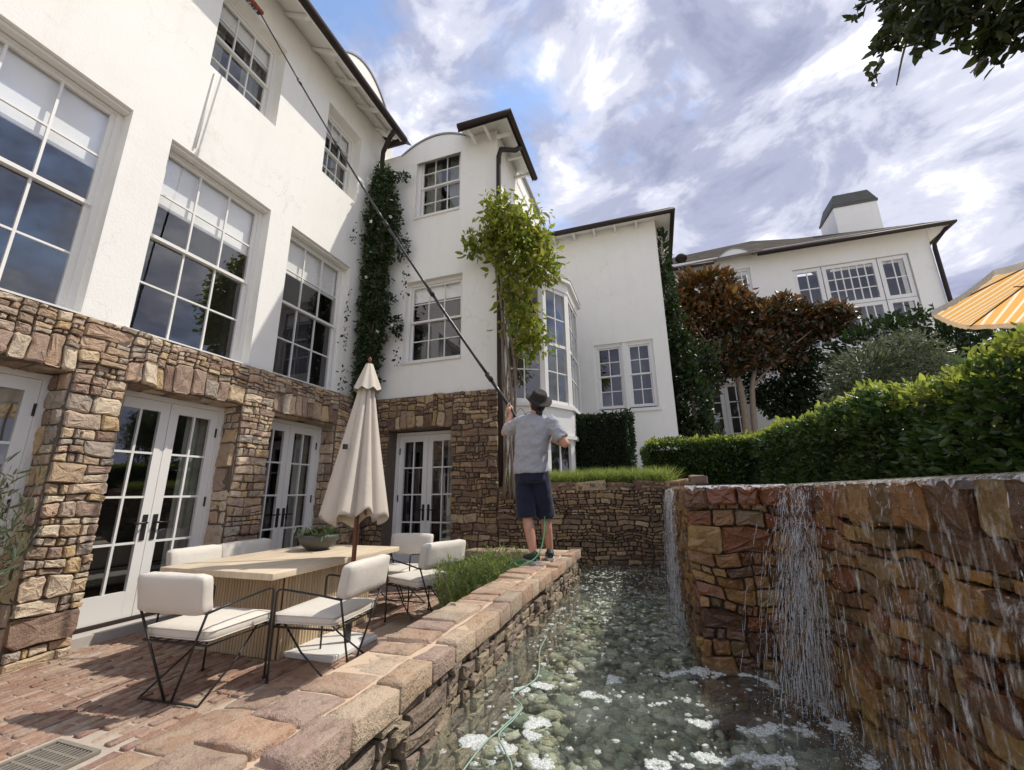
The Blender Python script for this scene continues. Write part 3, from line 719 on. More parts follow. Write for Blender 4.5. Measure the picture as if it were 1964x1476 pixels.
prism([(XBR+.03, 7.3), (-2.0, 7.6), (-1.75, 8.1), (-1.75, 9.1), (XBR+.03, 9.4)], 1.6, 5.3).build('bay_interior', MAT['room_dark'], byw)
prism([(XBR, 7.12), (-1.83, 7.47), (-1.49, 8.08), (-1.49, 9.15), (XBR, 9.5)], 1.2, 1.55).build('bay_plinth', MAT['white_paint'], byw)

# ================================================================== wing C: plain gable-less wing with one window
XC = .57
PC = lambda u, v, d: (u, YC-d, v)
wingC = empty('plain_wing', (-.9, YC, 1.5), 'plain white stucco wing with one paired window behind the clipped bush', 'house')
WC = [(-1.24, .22, 3.33, 5.05)]
wall_mesh(PC, XBR, XC, 1.2, 8.34, WC, .2).build('wall', MAT['stucco'], wingC)
for (a, b) in ((-1.20, -.53), (-.44, .18)): 
    sash_window(wingC, PC, a, b, 3.37, 5.01, cols=2, recess=.10, blind=0, cas=.05, bar=.022, sill=False, curtain=.0)
mb = MB(); mb.pbox(PC, -.53, -.44, 3.33, 5.05, -.15, -.02); mb.pbox(PC, -1.24, -1.2, 3.33, 5.05, -.15, -.04); mb.pbox(PC, .18, .22, 3.33, 5.05, -.15, -.04); mb.pbox(PC, -1.2, .18, 5.01, 5.05, -.15, -.043); mb.pbox(PC, -1.3, .28, 3.25, 3.33, -.15, .04); mb.build('window_surround', MAT['white_paint'], wingC)
mb = MB(); mb.add([(XC+.004, YC, 1.2), (XC+.004, YC+7, 1.2), (XC+.004, YC+7, 8.34), (XC+.004, YC, 8.34)], [(0, 1, 2, 3)]); mb.build('side_wall', MAT['stucco'], wingC)
ZC = 8.20; yc = YC-.42; xc = XC+.38
mb = MB(); mb.add([(XBR, yc, ZC), (xc, yc, ZC), (XC, YC, 8.34), (XBR, YC, 8.34)], [(0, 1, 2, 3)]); mb.add([(xc, yc, ZC), (xc, YC+7, ZC), (XC, YC+7, 8.34), (XC, YC, 8.34)], [(0, 1, 2, 3)]); mb.build('soffit', MAT['white_trim'], wingC)
gutter(wingC, [(XBR+.1, yc-.05, ZC+.02), (xc+.05, yc-.05, ZC+.02), (xc+.05, YC+7, ZC+.02)], .06)
mb = MB(); mb.box((XBR, yc-.012, ZC-.03), (xc+.012, yc+.01, ZC+.12)); mb.box((xc-.01, yc+.011, ZC-.03), (xc+.012, YC+7, ZC+.12)); mb.build('fascia', MAT['gutter_metal'], wingC)
mb = MB(); mb.add([(XBR, yc, ZC+.125), (xc, yc, ZC+.125), (xc-2, yc+3, ZC+2), (XBR, yc+3, ZC+2)], [(0, 1, 2, 3)]); mb.add([(xc, yc, ZC+.125), (xc, YC+7, ZC+.125), (xc-2, YC+7, ZC+2), (xc-2, yc+3, ZC+2)], [(0, 1, 2, 3)]); mb.build('roof', MAT['slate_dark'], wingC)
for x in (-2.1, -1.55, -1.0, -.45, .1):
    m2 = MB(); m2.box((x-.025, yc+.02, ZC-.02), (x+.025, YC, ZC+.1)); m2.build('rafter', MAT['white_trim'], wingC)

# ================================================================== house D: far house with ribbon window and chimney
YD = 16.0
PD = lambda u, v, d: (u, YD-d, v)
houseD = empty('far_house', (5.5, YD, 2.5), 'white house with long gridded window, shingle roof and tall tapered chimney', 'house')
WD = [(5.25, 8.60, 5.9, 8.95), (3.2, 3.95, 7.9, 9.32), (1.75, 3.3, 2.6, 5.05)]
wall_mesh(PD, XC, 9.22, 1.2, 9.95, WD, .25).build('wall', MAT['stucco'], houseD)
mb = MB(); mb.add([(9.224, YD, 1.2), (9.224, YD+7, 1.2), (9.224, YD+7, 9.95), (9.224, YD, 9.95)], [(0, 1, 2, 3)]); mb.build('side_wall', MAT['stucco'], houseD)
def grid_window(root, P, u0, u1, v0, v1, cols, rows, d, st=.10, bar=.035):
    mb = MB(); mb.pbox(P, u0, u0+st, v0, v1, d-.04, d+.04); mb.pbox(P, u1-st, u1, v0, v1, d-.04, d+.04); mb.pbox(P, u0+st, u1-st, v1-st, v1, d-.04, d+.037); mb.pbox(P, u0+st, u1-st, v0, v0+st, d-.04, d+.037)
    pw = (u1-u0-2*st)/cols; ph = (v1-v0-2*st)/rows
    for i in range(1, cols): mb.pbox(P, u0+st+pw*i-bar/2, u0+st+pw*i+bar/2, v0+st, v1-st, d-.015, d+.015)
    for j in range(1, rows): mb.pbox(P, u0+st, u1-st, v0+st+ph*j-bar/2, v0+st+ph*j+bar/2, d-.013, d+.013)
    w = mb.build('window', MAT['white_paint'], root)
    for i in range(cols):
        for j in range(rows):
            a, b, c, e = u0+st+pw*i, u0+st+pw*(i+1), v0+st+ph*j, v0+st+ph*(j+1)
            p = MB(); p.add([P(a, c, d), P(b, c, d), P(b, e, d), P(a, e, d)], [(0, 1, 2, 3)]); p.build('pane', MAT['window_glass'], w)
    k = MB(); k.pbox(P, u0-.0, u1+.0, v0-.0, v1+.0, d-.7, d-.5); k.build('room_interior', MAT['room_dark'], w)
for (a, b, n) in ((5.27, 6.12, 2), (6.15, 7.73, 6), (7.76, 8.58, 2)):
    grid_window(houseD, PD, a, b, 7.42, 8.93, n, 3 if n == 6 else 2, -.10, st=.12)
    grid_window(houseD, PD, a, b, 5.92, 7.40, n, 2, -.10, st=.12)
grid_window(houseD, PD, 3.2, 3.95, 7.9, 9.32, 3, 4, -.10, st=.08)
grid_window(houseD, PD, 1.75, 2.53, 2.6, 5.05, 2, 4, -.12, st=.12); grid_window(houseD, PD, 2.54, 3.3, 2.6, 5.05, 2, 4, -.12, st=.12)
ZD = 9.52; yd = YD-.45; xd = 9.62
mb = MB(); mb.add([(4.2, yd, ZD), (xd, yd, ZD), (9.22, YD, 9.9), (4.2, YD, 9.9)], [(0, 1, 2, 3)]); mb.add([(xd, yd, ZD), (xd, YD+7, ZD), (9.22, YD+7, 9.9), (9.22, YD, 9.9)], [(0, 1, 2, 3)]); mb.build('soffit', MAT['white_trim'], houseD)
gutter(houseD, [(4.15, yd-.06, ZD+.02), (xd+.06, yd-.06, ZD+.02), (xd+.06, YD+7, ZD+.02)], .07)
mb = MB(); mb.box((4.15, yd-.012, ZD-.03), (xd+.012, yd+.01, ZD+.11)); mb.box((xd-.01, yd+.011, ZD-.03), (xd+.012, YD+7, ZD+.11)); mb.build('fascia', MAT['gutter_metal'], houseD)
mb = MB()
mb.add([(XC, yd+.2, ZD+.125), (4.2, yd-.01, ZD+.125), (xd, yd-.01, ZD+.125), (6.6, 18.9, 11.75), (4.9, 18.9, 12.0), (XC-.5, 18.4, 11.5)], [(0, 1, 4, 5), (1, 2, 3, 4)])
mb.add([(xd, yd-.01, ZD+.125), (xd, YD+7, ZD+.125), (6.6, YD+4, 11.75), (6.6, 18.9, 11.75)], [(0, 1, 2, 3)])
mb.build('roof', MAT['shingle_roof'], houseD)
gutter(houseD, [(XC+.4, yd+.12, ZD+.06), (2.75, yd+.12, ZD+.06)], .06, 'side_gutter')
arch_dormer(houseD, PD, 2.85, 4.2, 9.75, .42, .005, -2.2)
mb = MB(); mb.tube([(xd-.02, yd+.2, ZD-.02), (9.3, YD-.06, 9.1), (9.28, YD-.06, 8.9), (9.28, YD-.06, 2.5)], .06, 8); mb.build('downpipe', MAT['gutter_metal'], houseD)
# chimney
ch = MB(); cx0, cx1, cy0, cy1 = 7.72, 9.28, 18.0, 19.4
ch.box((cx0, cy0, 9.8), (cx1-.12, cy1, 12.3)); chim = ch.build('chimney', MAT['stucco'], houseD)
mb = MB(); mb.box((cx0-.04, cy0-.04, 12.302), (cx1-.08, cy1+.04, 12.40)); a, b = (cx0-.02, cy0-.02), (cx1-.10, cy1+.02); q = .16
mb.add([(a[0], a[1], 12.423), (b[0], a[1], 12.423), (b[0], b[1], 12.423), (a[0], b[1], 12.423), (a[0]+q, a[1]+q, 12.95), (b[0]-q, a[1]+q, 12.95), (b[0]-q, b[1]-q, 12.95), (a[0]+q, b[1]-q, 12.95)], [(0, 1, 5, 4), (1, 2, 6, 5), (2, 3, 7, 6), (3, 0, 4, 7), (4, 5, 6, 7)])
mb.build('chimney_cap', MAT['slate_dark'], chim)
mb = MB(); mb.lathe([(.0, 0), (.16, 0), (.16, .2), (.22, .22), (.24, .32), (.16, .42), (0, .46)], (1.75, 16.6, 10.2), 14); mb.build('roof_vent', MAT['gutter_metal'], houseD)
# ================================================================== ground
def sheet(name, x0, x1, y0, y1, nx, ny, zf, mat):
    vs = [(x0+(x1-x0)*i/nx, y0+(y1-y0)*j/ny) for j in range(ny+1) for i in range(nx+1)]
    mb = MB(); mb.add([(x, y, zf(x, y)) for x, y in vs], [(j*(nx+1)+i, j*(nx+1)+i+1, (j+1)*(nx+1)+i+1, (j+1)*(nx+1)+i) for j in range(ny) for i in range(nx)], True)
    return tag(mb.build(name, mat), kind='structure')
plain('bounce_ground', (.50, .46, .39), .95, .25, 9, .6)  # unseen ground, its pale tone put in to bounce light onto shaded walls
sheet('ground', -600, 600, -600, 900, 20, 20, lambda x, y: -.34, MAT['bounce_ground'])
def gz(x, y): return 1.36+max(0, min(y-7.5, 9))*.14
sheet('garden_ground', 1.16, 60, -12, 70, 40, 60, gz, MAT['bounce_ground'])
sheet('garden_bed', -2.45, 1.16, 6.92, 17, 12, 30, lambda x, y: gz(x, y)+.12*math.exp(-(y-6.9)**2), MAT['bounce_ground'])
XP = -1.38   # patio ends at the pond wall
patio = sheet('patio', -5.9, XP, -2.5, YB+.02, 2, 2, lambda x, y: 0.0, MAT['mortar_patio'])

# px test so that the 300 bricks that show largest become parts
CM = cam.matrix_world.inverted()
def px(p):
    q = CM @ Vector(p)
    if q.z >= -.05: return None
    f = 804.83; return (982+f*q.x/-q.z, 738-f*q.y/-q.z, -q.z)
DR = (-3.50, -3.12, 1.62, 1.92)  # drain
gP = random.Random(3)
bm_l, bm_w, pitch_u, pitch_v = .216, .062, .226, .072
bmesh_var = []
for k in range(8):
    mb = MB(); stone_geo(mb, lambda u, v, d: (v, u, d), (-bm_l/2, bm_l/2, -bm_w/2, bm_w/2), random.Random(40+k), gap=.003, warp=.004, prot=.012, back=-.02, seed=k*7.7, bev=.35, craggy=.3)
    me = mb.mesh('brick'); me.materials.append(MAT['brick_clay']); bmesh_var.append(me)
cand = []
row = 0; x = -5.40
while x < -2.98:
    y = -1.2+(row % 2)*pitch_u/2
    while y < YB-.1:
        if not (DR[0]-.05 < x < DR[1]+.05 and DR[2]-.12 < y < DR[3]+.12): cand.append((x+gP.uniform(-.003, .003), y+gP.uniform(-.008, .008)))
        y += pitch_u
    x += pitch_v; row += 1
def bscore(c):
    p = px((c[0], c[1], .01))
    if p is None or not (-15 < p[0] < 1000 and 900 < p[1] < 1490): return 1e9
    return p[2]
cand.sort(key=bscore); rest = MB()
for i, (x, y) in enumerate(cand):
    me = bmesh_var[gP.randrange(8)]; dz = gP.uniform(-.004, .004); rz = gP.uniform(-.02, .02)
    if i < 300:
        o = link_mesh('brick', me, patio); o.location = (x, y, dz); o.rotation_euler = (gP.uniform(-.01, .01), gP.uniform(-.02, .02), rz)
    else:
        rest.add([(v.co.x+x, v.co.y+y, v.co.z+dz) for v in me.vertices], [tuple(p.vertices) for p in me.polygons], True)
tag(rest.build('far_bricks', MAT['brick_clay'], patio), kind='stuff')
rects = []; split_rect((-1.4, YB-.1, -2.98, XP-.02), rects, .20, .42, .9, 1.8, gP)
rects = [r for r in rects if r[0] > -.6]
masonry(patio, lambda u, v, d: (v, u, d), rects, MAT['coping_stone'], gP, name='flagstone', gap=.018, warp=.05, prot=.016, back=-.02, bev=.5, craggy=.35)
# drain grate let into the bricks
dg = empty('drain_grate', ((DR[0]+DR[1])/2, (DR[2]+DR[3])/2, 0), 'small slotted metal drain grate set in the brick paving', 'drain')
mb = MB(); a, b, c, e = DR
mb.box((a, c, .004), (b, c+.025, .02)); mb.box((a, e-.025, .004), (b, e, .02)); mb.box((a, c+.025, .004), (a+.025, e-.025, .02)); mb.box((b-.025, c+.025, .004), (b, e-.025, .02)); mb.build('rim', MAT['grate_iron'], dg)
mb = MB(); n = 11
for i in range(1, n): x = a+.025+(b-a-.05)*i/n; mb.box((x-.006, c+.025, .010), (x+.006, e-.025, .016))
for j in (1, 2, 3): y = c+.025+(e-c-.05)*j/4; mb.box((a+.025, y-.007, .009), (b-.025, y+.007, .015))
mb.build('slats', MAT['grate_iron'], dg)
mb = MB(); mb.box((a+.01, c+.01, .0015), (b-.01, e-.01, .003)); mb.build('drain_pit', MAT['dark_void'], dg)

# ================================================================== pond
ZW = .38; XW = -1.01; YEND = 5.62; YR = 6.62; XF = .17; YP = 3.10; XR = .78; ZT = 1.42
pond = sheet('pond_bed', -2.4, 1.1, -2.0, 6.9, 2, 2, lambda x, y: -.02, MAT['pond_gravel'])
gQ = random.Random(77)
def pebble(mb, c, r, g, n=7, m=4):
    sx, sy, sz = g.uniform(.8, 1.7), g.uniform(.6, 1.1), g.uniform(.28, .6); a = g.uniform(0, 6.28); ca, sa = math.cos(a), math.sin(a)
    sd_ = g.uniform(0, 50); vs = []
    for i in range(m+1):
        th = math.pi*i/m
        for k in range(n):
            f = 2*math.pi*k/n; q = Vector((math.sin(th)*math.cos(f), math.sin(th)*math.sin(f), math.cos(th)))
            w = 1+.6*mnoise.noise(q*1.5+Vector((sd_, 0, 0))); X, Y, Z = q.x*sx*r*w, q.y*sy*r*w, q.z*sz*r*w
            vs.append((c[0]+X*ca-Y*sa, c[1]+X*sa+Y*ca, c[2]+Z))
    mb.add(vs, [(i*n+k, (i+1)*n+k, (i+1)*n+(k+1) % n, i*n+(k+1) % n) for i in range(m) for k in range(n)], True)
rest = MB(); peb = []
for k in range(6500):
    x = gQ.uniform(XW-.02, XR+.05); y = gQ.uniform(.2, 6.5)
    if y > YP and x > XF+.05: continue
    peb.append((x, y, gQ.choice((.014, .018, .022, .028, .034, .042, .055))*gQ.uniform(.8, 1.25)))
def pscore(c):
    p = px((c[0], c[1], .05))
    return -c[2]/p[2] if p and 0 < p[0] < 1964 and p[1] < 1490 else 1
peb.sort(key=pscore)
for i, (x, y, r) in enumerate(peb):
    c = (x, y, r*.35+gQ.uniform(-.02, .05))
    if i < 260: mb = MB(); pebble(mb, c, r, gQ); mb.build('cobble', MAT['cobble'], pond)
    else: pebble(rest, c, r, gQ, 6, 3)
tag(rest.build('pebbles', MAT['cobble'], pond), kind='stuff')

# pond wall between patio and water
pw_ = empty('pond_wall', ((XP+XW)/2, 2.5, 0), 'low stone pond wall with slab coping and pale mortar beside the patio', 'wall')
mb = MB(); mb.box((XP+.02, -2.0, -.3), (XW-.035, YEND, .56)); mb.box((-2.45, YEND-.32, -.29), (XP+.02, YEND-.003, .558)); core = mb.build('wall_core', MAT['mortar'], pw_)
mb = MB(); mb.box((XP+.012, -2.0, .56), (XW-.03, YEND-.01, .6815)); mb.build('coping_mortar', MAT['mortar_sand'], pw_)
gW = random.Random(9); rects = []
for (v0, v1) in ((.415, .605),): split_rect((-1.5, YEND, v0, v1), rects, .05, .12, 1.6, 4.2, gW)
split_rect((-1.5, YEND, -.02, .415), rects, .06, .16, 1.4, 3.6, gW)
rects = [r for r in rects if r[1] > .3]
masonry(core, lambda u, v, d: (XW-.03+d, u, v), rects, MAT['stone_pond'], gW, prot=.035, gap=.011, warp=.022, score=lambda r: (r[1]-r[0])*(r[3]-r[2])/(max(.8, r[0])**2)*(.3 if r[3] < .3 else 1))
rr = []; split_rect((XP, XW-.02, -.02, .56), rr, .08, .16, 1.4, 3, gW); masonry(core, lambda u, v, d: (u, YEND-.02+d, v), rr, MAT['stone_pond'], gW, prot=.02)
y = -.6
while y < YEND-.05:      # wide slabs
    l = gW.uniform(.15, .24)
    if YEND-y-l < .12: l = YEND-y
    mb = MB(); stone_geo(mb, lambda u, v, d: (v, u, .676+d), (y, y+l, XP, XW-.116+gW.uniform(-.006, .006)), gW, gap=.013, warp=.012, prot=.024, back=-.09, bev=.35, craggy=.3); mb.build('coping_slab', MAT['coping_stone'], pw_); y += l
y = -.6
while y < YEND-.05:      # edge stones over the water
    l = gW.uniform(.16, .36)
    if YEND-y-l < .16: l = YEND-y
    mb = MB(); stone_geo(mb, lambda u, v, d: (v, u, .676+d), (y, y+l, XW-.108, XW+.022), gW, gap=.009, warp=.010, prot=.026, back=-.075, bev=.45, craggy=.4); mb.build('edge_stone', MAT['coping_stone'], pw_); y += l
x = -2.45
while x < XP-.1:
    l = min(gW.uniform(.25, .4), XP-x)
    mb = MB(); stone_geo(mb, lambda u, v, d: (u, v, .672+d), (x, x+l, YEND-.34, YEND), gW, gap=.012, warp=.010, prot=.020, back=-.11, craggy=.3); mb.build('coping_slab', MAT['coping_stone'], pw_); x += l

# retaining wall at the back of the pond
rw = empty('retaining_wall', (-.9, YR, 0), 'thin coursed stone retaining wall with grass on top behind the pond', 'wall')
mb = MB(); mb.box((-2.47, YR+.02, -.25), (.60, YR+.30, 1.50)); core = mb.build('wall_core', MAT['mortar'], rw)
gR = random.Random(15); rects = []; split_rect((-2.46, .62, -.02, 1.52), rects, .04, .115, 1.3, 4.4, gR)
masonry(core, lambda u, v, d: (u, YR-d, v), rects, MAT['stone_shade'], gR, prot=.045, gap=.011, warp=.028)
x = -2.45
while x < .66:
    l = gR.uniform(.3, .55); l = min(l, .68-x)
    mb = MB(); hi = .07 if x > .1 else .0
    stone_geo(mb, lambda u, v, d: (u, v, 1.515+hi+d), (x, x+l, YR-.04, YR+.30), gR, gap=.008, warp=.014, prot=.03, back=-.10); mb.build('cap_stone', MAT['stone_shade'] if x < .1 else MAT['stone_pond'], rw); x += l
    if l < .1: break

# waterfall wall
fw_ = empty('waterfall_wall', (.6, 2.8, 0), 'tall wet rust brown stone wall with water spilling over its top', 'waterfall')
mb = MB(); mb.box((XF+.03, YP+.03, -.25), (1.14, YR, 1.38)); mb.box((XR+.03, -2.0, -.25), (1.139, YP+.03, 1.379)); core = mb.build('wall_core', MAT['mortar_wet'], fw_)
gF = random.Random(31)
rects = []; split_rect((XF, XR+.02, -.02, 1.30), rects, .05, .17, .9, 2.8, gF)
masonry(core, lambda u, v, d: (u, YP+.02-d, v), rects, MAT['stone_wet'], gF, prot=.035, gap=.005, warp=.032, bev=.6)
rects = []; split_rect((-.9, YP+.01, -.02, 1.28), rects, .06, .22, .9, 2.6, gF); rects = [r for r in rects if r[1] > .2]
masonry(core, lambda u, v, d: (XR+.02-d, u, v), rects, MAT['stone_wet'], gF, prot=.04, gap=.007, warp=.03, bev=.6)
rects = []; split_rect((YP+.02, YR-.02, -.02, 1.30), rects, .08, .2, 1.0, 2.4, gF)
masonry(core, lambda u, v, d: (XF+.02-d, u, v), rects, MAT['stone_wet'], gF, prot=.035, gap=.010, warp=.024)
def caps(P, a, b, lo, hi, lmin, lmax):
    u = a
    while u < b-.02:
        l = min(gF.uniform(lmin, lmax), b-u)
        if b-u-l < .05: l = b-u
        mb = MB(); stone_geo(mb, P, (u, u+l, lo+gF.uniform(-.012, .012), hi), gF, gap=.006, warp=.010, prot=.05, back=-.06); mb.build('cap_stone', MAT['stone_wet'], fw_); u += l
caps(lambda u, v, d: (u, YP+.015-d, v), XF-.02, XR+.02, 1.28, ZT, .09, .2)
caps(lambda u, v, d: (XR+.015-d, u, v), -.6, YP, 1.27, ZT, .10, .22)
caps(lambda u, v, d: (XF+.015-d, u, v), YP+.02, YR, 1.28, ZT, .12, .22)
for (a, b, c, e) in ((XF+.06, 1.13, YP+.07, YR), (XR+.06, 1.128, -1.5, YP+.07)):
    mb = MB(); mb.box((a, c, 1.38), (b, e, ZT-.006)); mb.build('wet_top', MAT['stone_wet'], fw_)

# water surface, with rings running out from the falls
def wave(x, y):
    h = .009*mnoise.noise(Vector((x*5, y*5, 1)))+.006*mnoise.noise(Vector((x*13, y*13, 4)))+.0025*mnoise.noise(Vector((x*31, y*31, 8)))
    d = math.hypot(x-XR, (y-2.4)*.8); h += .011*math.exp(-d*1.3)*math.sin(d*26-1)
    d2 = abs(x-XF); 
    if y > YP-.2: h += .007*math.exp(-d2*1.6)*math.sin(y*30+4*mnoise.noise(Vector((x*3, y*2, 0))))
    return ZW+h
def sub_sheet(x0, x1, y0, y1, st):
    nx = max(2, int((x1-x0)/st)); ny = max(2, int((y1-y0)/st)); mb = MB()
    mb.add([(x0+(x1-x0)*i/nx, y0+(y1-y0)*j/ny, wave(x0+(x1-x0)*i/nx, y0+(y1-y0)*j/ny)) for j in range(ny+1) for i in range(nx+1)], [(j*(nx+1)+i, j*(nx+1)+i+1, (j+1)*(nx+1)+i+1, (j+1)*(nx+1)+i) for j in range(ny) for i in range(nx)], True)
    return mb
mb = sub_sheet(XW-.03, XR+.02, -1.0, YP, .022)
m2 = sub_sheet(XW-.03, XF+.02, YP, YEND, .03); mb.add(m2.v, m2.f, True)
m2 = sub_sheet(-2.4, XF+.02, YEND, YR+.02, .04); mb.add(m2.v, m2.f, True)
tag(mb.build('pond_water', MAT['pond_water']), kind='structure')

# foam: small domes floating in rafts, dots and crests
def dome(mb, x, y, r, h=None, n=6, z=None):
    h = h or r*.45; z = wave(x, y) if z is None else z; a0 = rng.uniform(0, 6.28)
    r *= 1.25; h *= .45
    ring = [(x+r*math.cos(a0+2*math.pi*k/n)*rng.uniform(.75, 1.2), y+r*math.sin(a0+2*math.pi*k/n)*rng.uniform(.75, 1.2), z-.002) for k in range(n)]
    r2 = [(x+(p[0]-x)*.6, y+(p[1]-y)*.6, z+h*.7) for p in ring]
    mb.add(ring+r2+[(x, y, z+h)], [(k, (k+1) % n, n+(k+1) % n, n+k) for k in range(n)]+[(n+k, n+(k+1) % n, 2*n) for k in range(n)], True)
fo = MB()
def raft(cx, cy, sx, sy, n, r=.012, seed=0):
    for k in range(n):
        for _ in range(8):
            a = rng.uniform(0, 6.28); q = math.sqrt(rng.random()); x, y = cx+sx*q*math.cos(a), cy+sy*q*math.sin(a)
            if mnoise.noise(Vector((x*9+seed, y*9, seed))) > -.05: break
        dome(fo, x, y, r*rng.uniform(.6, 1.3), r*.35)
def crest(pts, n, wdt, r=.011):
    for k in range(n):
        t = rng.random()*(len(pts)-1); i = int(t); f = t-i
        x = pts[i][0]*(1-f)+pts[i+1][0]*f; y = pts[i][1]*(1-f)+pts[i+1][1]*f
        gate = mnoise.noise(Vector((t*2.6, wdt*31, pts[0][1]*3)))
        if gate < -.12+.25*rng.random()-.1: continue
        o = wdt*(.25+1.2*max(0, gate))*rng.gauss(0, .75)
        dome(fo, x+rng.gauss(0, .01), y+o, r*rng.choice((.35, .5, .7, 1.0, 1.3)), r*.35)
for (cx, cy, sx, sy, n) in ((-.78, 2.45, .05, .025, 60), (-.69, 2.53, .06, .035, 80), (-.61, 2.12, .05, .09, 150), (-.84, 1.94, .06, .045, 110), (-.33, 2.74, .03, .07, 70), (-.41, 2.50, .06, .035, 70), (-.69, 1.93, .035, .04, 60), (.10, 2.38, .07, .025, 50), (-.52, 1.88, .04, .03, 30), (-.1, 2.0, .05, .03, 30), (.2, 1.85, .10, .05, 90)):
    raft(cx, cy, sx, sy, n, seed=cx*7)
crest([(-.07, 2.86), (.05, 2.93), (.16, 2.97), (.4, 2.97), (.61, 2.84)], 520, .05)
crest([(.21, 2.38), (.30, 2.36), (.38, 2.41), (.54, 2.43), (.72, 2.56)], 420, .045)
crest([(.05, 2.12), (.15, 2.10), (.33, 2.17), (.49, 2.24), (.70, 2.25)], 420, .05)
crest([(.15, 1.85), (.33, 1.9), (.5, 1.88), (.70, 1.98)], 260, .05)
crest([(XR-.1, 1.1), (XR-.12, 1.8), (XR-.11, 2.5), (XR-.14, 3.0)], 300, .12, .012)
for y in (3.6, 4.0, 4.35, 4.7, 5.0, 5.3, 5.6, 5.9, 6.2):
    crest([(XF-.04, y), (XF-.4, y+.05+.1*mnoise.noise(Vector((y, 0, 0)))), (XF-.8, y+.08), (XW+.1, y+.02)], 70, .07, .008)
for k in range(900):
    y = rng.uniform(2.5, 6.5) if rng.random() < .8 else rng.uniform(1.7, 2.6); x = rng.uniform(XW+.05, XF-.05 if y > 3.05 else XR-.1)
    dome(fo, x, y, rng.choice((.003, .004, .005, .007, .010, .014))*(1.25 if y > 4 else 1), .003)
for k in range(34):
    y = rng.uniform(1.7, 4.6); x = rng.uniform(XW+.08, XF-.05); raft(x, y, rng.uniform(.012, .03), rng.uniform(.008, .02), 9, .008, k)
tag(fo.build('foam', MAT['foam']), 'white foam rafts and bubbles floating on the pond water', 'foam', kind='stuff')

# falling water
def drop(mb, c, r, l):
    x, y, z = c; k = .7*r
    mb.add([(x, y, z+l), (x+r, y, z), (x, y+r, z), (x-r, y, z), (x, y-r, z), (x, y, z-l*.7)], [(0, 1, 2), (0, 2, 3), (0, 3, 4), (0, 4, 1), (5, 2, 1), (5, 3, 2), (5, 4, 3), (5, 1, 4)], True)
ft = MB(); g = random.Random(4)
def strand(y, z0, vo, n, x0, amp, zmin=None, ax=0):
    T = math.sqrt(2*(z0-ZW)/9.8); sd_ = g.uniform(0, 90)
    for _ in range(n):
        t = math.sqrt(g.random())*T; l = g.uniform(.012, .06)*(.4+t/T); pts = []
        for q in range(3):
            tt = min(T, t+l*q/2/max(.8, 9.8*t)); z = z0-4.9*tt*tt
            pts.append((x0-vo*tt+amp*.6*mnoise.noise(Vector((z*7, sd_, 0))), y+amp*mnoise.noise(Vector((z*5, sd_, 4))), z))
        r = g.choice((.0006, .0009, .0012, .0018)); ft.tube(pts, [r*.4, r, r*.5], 4, False)
    for _ in range(int(n*1.2)):
        t = math.sqrt(g.random())*T; z = z0-4.9*t*t
        drop(ft, (x0-vo*t+g.gauss(0, .008)*(1+3*t), y+g.gauss(0, .008)*(1+3*t), z), g.uniform(.0006, .0019), g.uniform(.0015, .006))
for k in range(330):          # strands of spray thrown clear of the near wall
    yc_ = min(3.06, g.gauss(2.72, .19)) if k < 150 else g.uniform(.95, 3.05)
    if k >= 150 and mnoise.noise(Vector((yc_*3.1, 0, 2))) < .05: continue
    strand(yc_, g.choice((1.41, 1.41, 1.24, 1.08)), abs(g.gauss(.2, .28)) if k < 150 else abs(g.gauss(.05, .09)), 16 if k < 150 else 5, XR-.06, .02)
for k in range(900):         # far fall down the left side
    yc_ = g.uniform(YP+.05, YR-.05); z0 = 1.40; t = math.sqrt(g.random())*math.sqrt(2*(z0-ZW)/9.8); vo = abs(g.gauss(.12, .10))
    drop(ft, (XF-.06-vo*t, yc_, z0-4.9*t*t), g.uniform(.0012, .003), g.uniform(.006, .03))
for k in range(0):          # thin threads down the near wall
    yc_ = g.uniform(.9, 3.05) if k > 120 else g.gauss(2.75, .1); z1 = g.uniform(.7, 1.40); l = g.uniform(.03, .16); x = XR-.055-g.random()*.03
    if yc_ > 3.07: continue
    ft.tube([(x, yc_, z1), (x-.01, yc_+g.gauss(0, .006), z1-l*.5), (x-.014, yc_+g.gauss(0, .008), z1-l)], [.0006, .0016, .0005], 5, False)
for k in range(200): strand(g.uniform(YP+.05, YR-.05), 1.41, abs(g.gauss(.12, .07)), 8, XF-.06, .012)
for k in range(0):
    yc_ = g.uniform(YP+.05, YR-.05); z1 = g.uniform(.6, 1.38); l = g.uniform(.06, .3); x = XF-.065-(1.4-z1)*.06*g.random()
    ft.tube([(x, yc_, z1), (x-.012, yc_+g.gauss(0, .01), max(ZW, z1-l))], [.001, .0025], 5, False)
for k in range(2200):         # splash at the foot of both falls
    if g.random() < .6: x, y = XR-.08-abs(g.gauss(0, .13)), g.uniform(1.0, 3.02)
    else: x, y = XF-.08-abs(g.gauss(0, .1)), g.uniform(YP, YR-.1)
    drop(ft, (x, y, ZW+abs(g.gauss(0, .045))), g.uniform(.001, .003), g.uniform(.002, .006))
tag(ft.build('falling_water', MAT['white_water']), 'white spray and droplets falling down the wet stone wall', 'falling water', kind='stuff')
sh_ = MB()
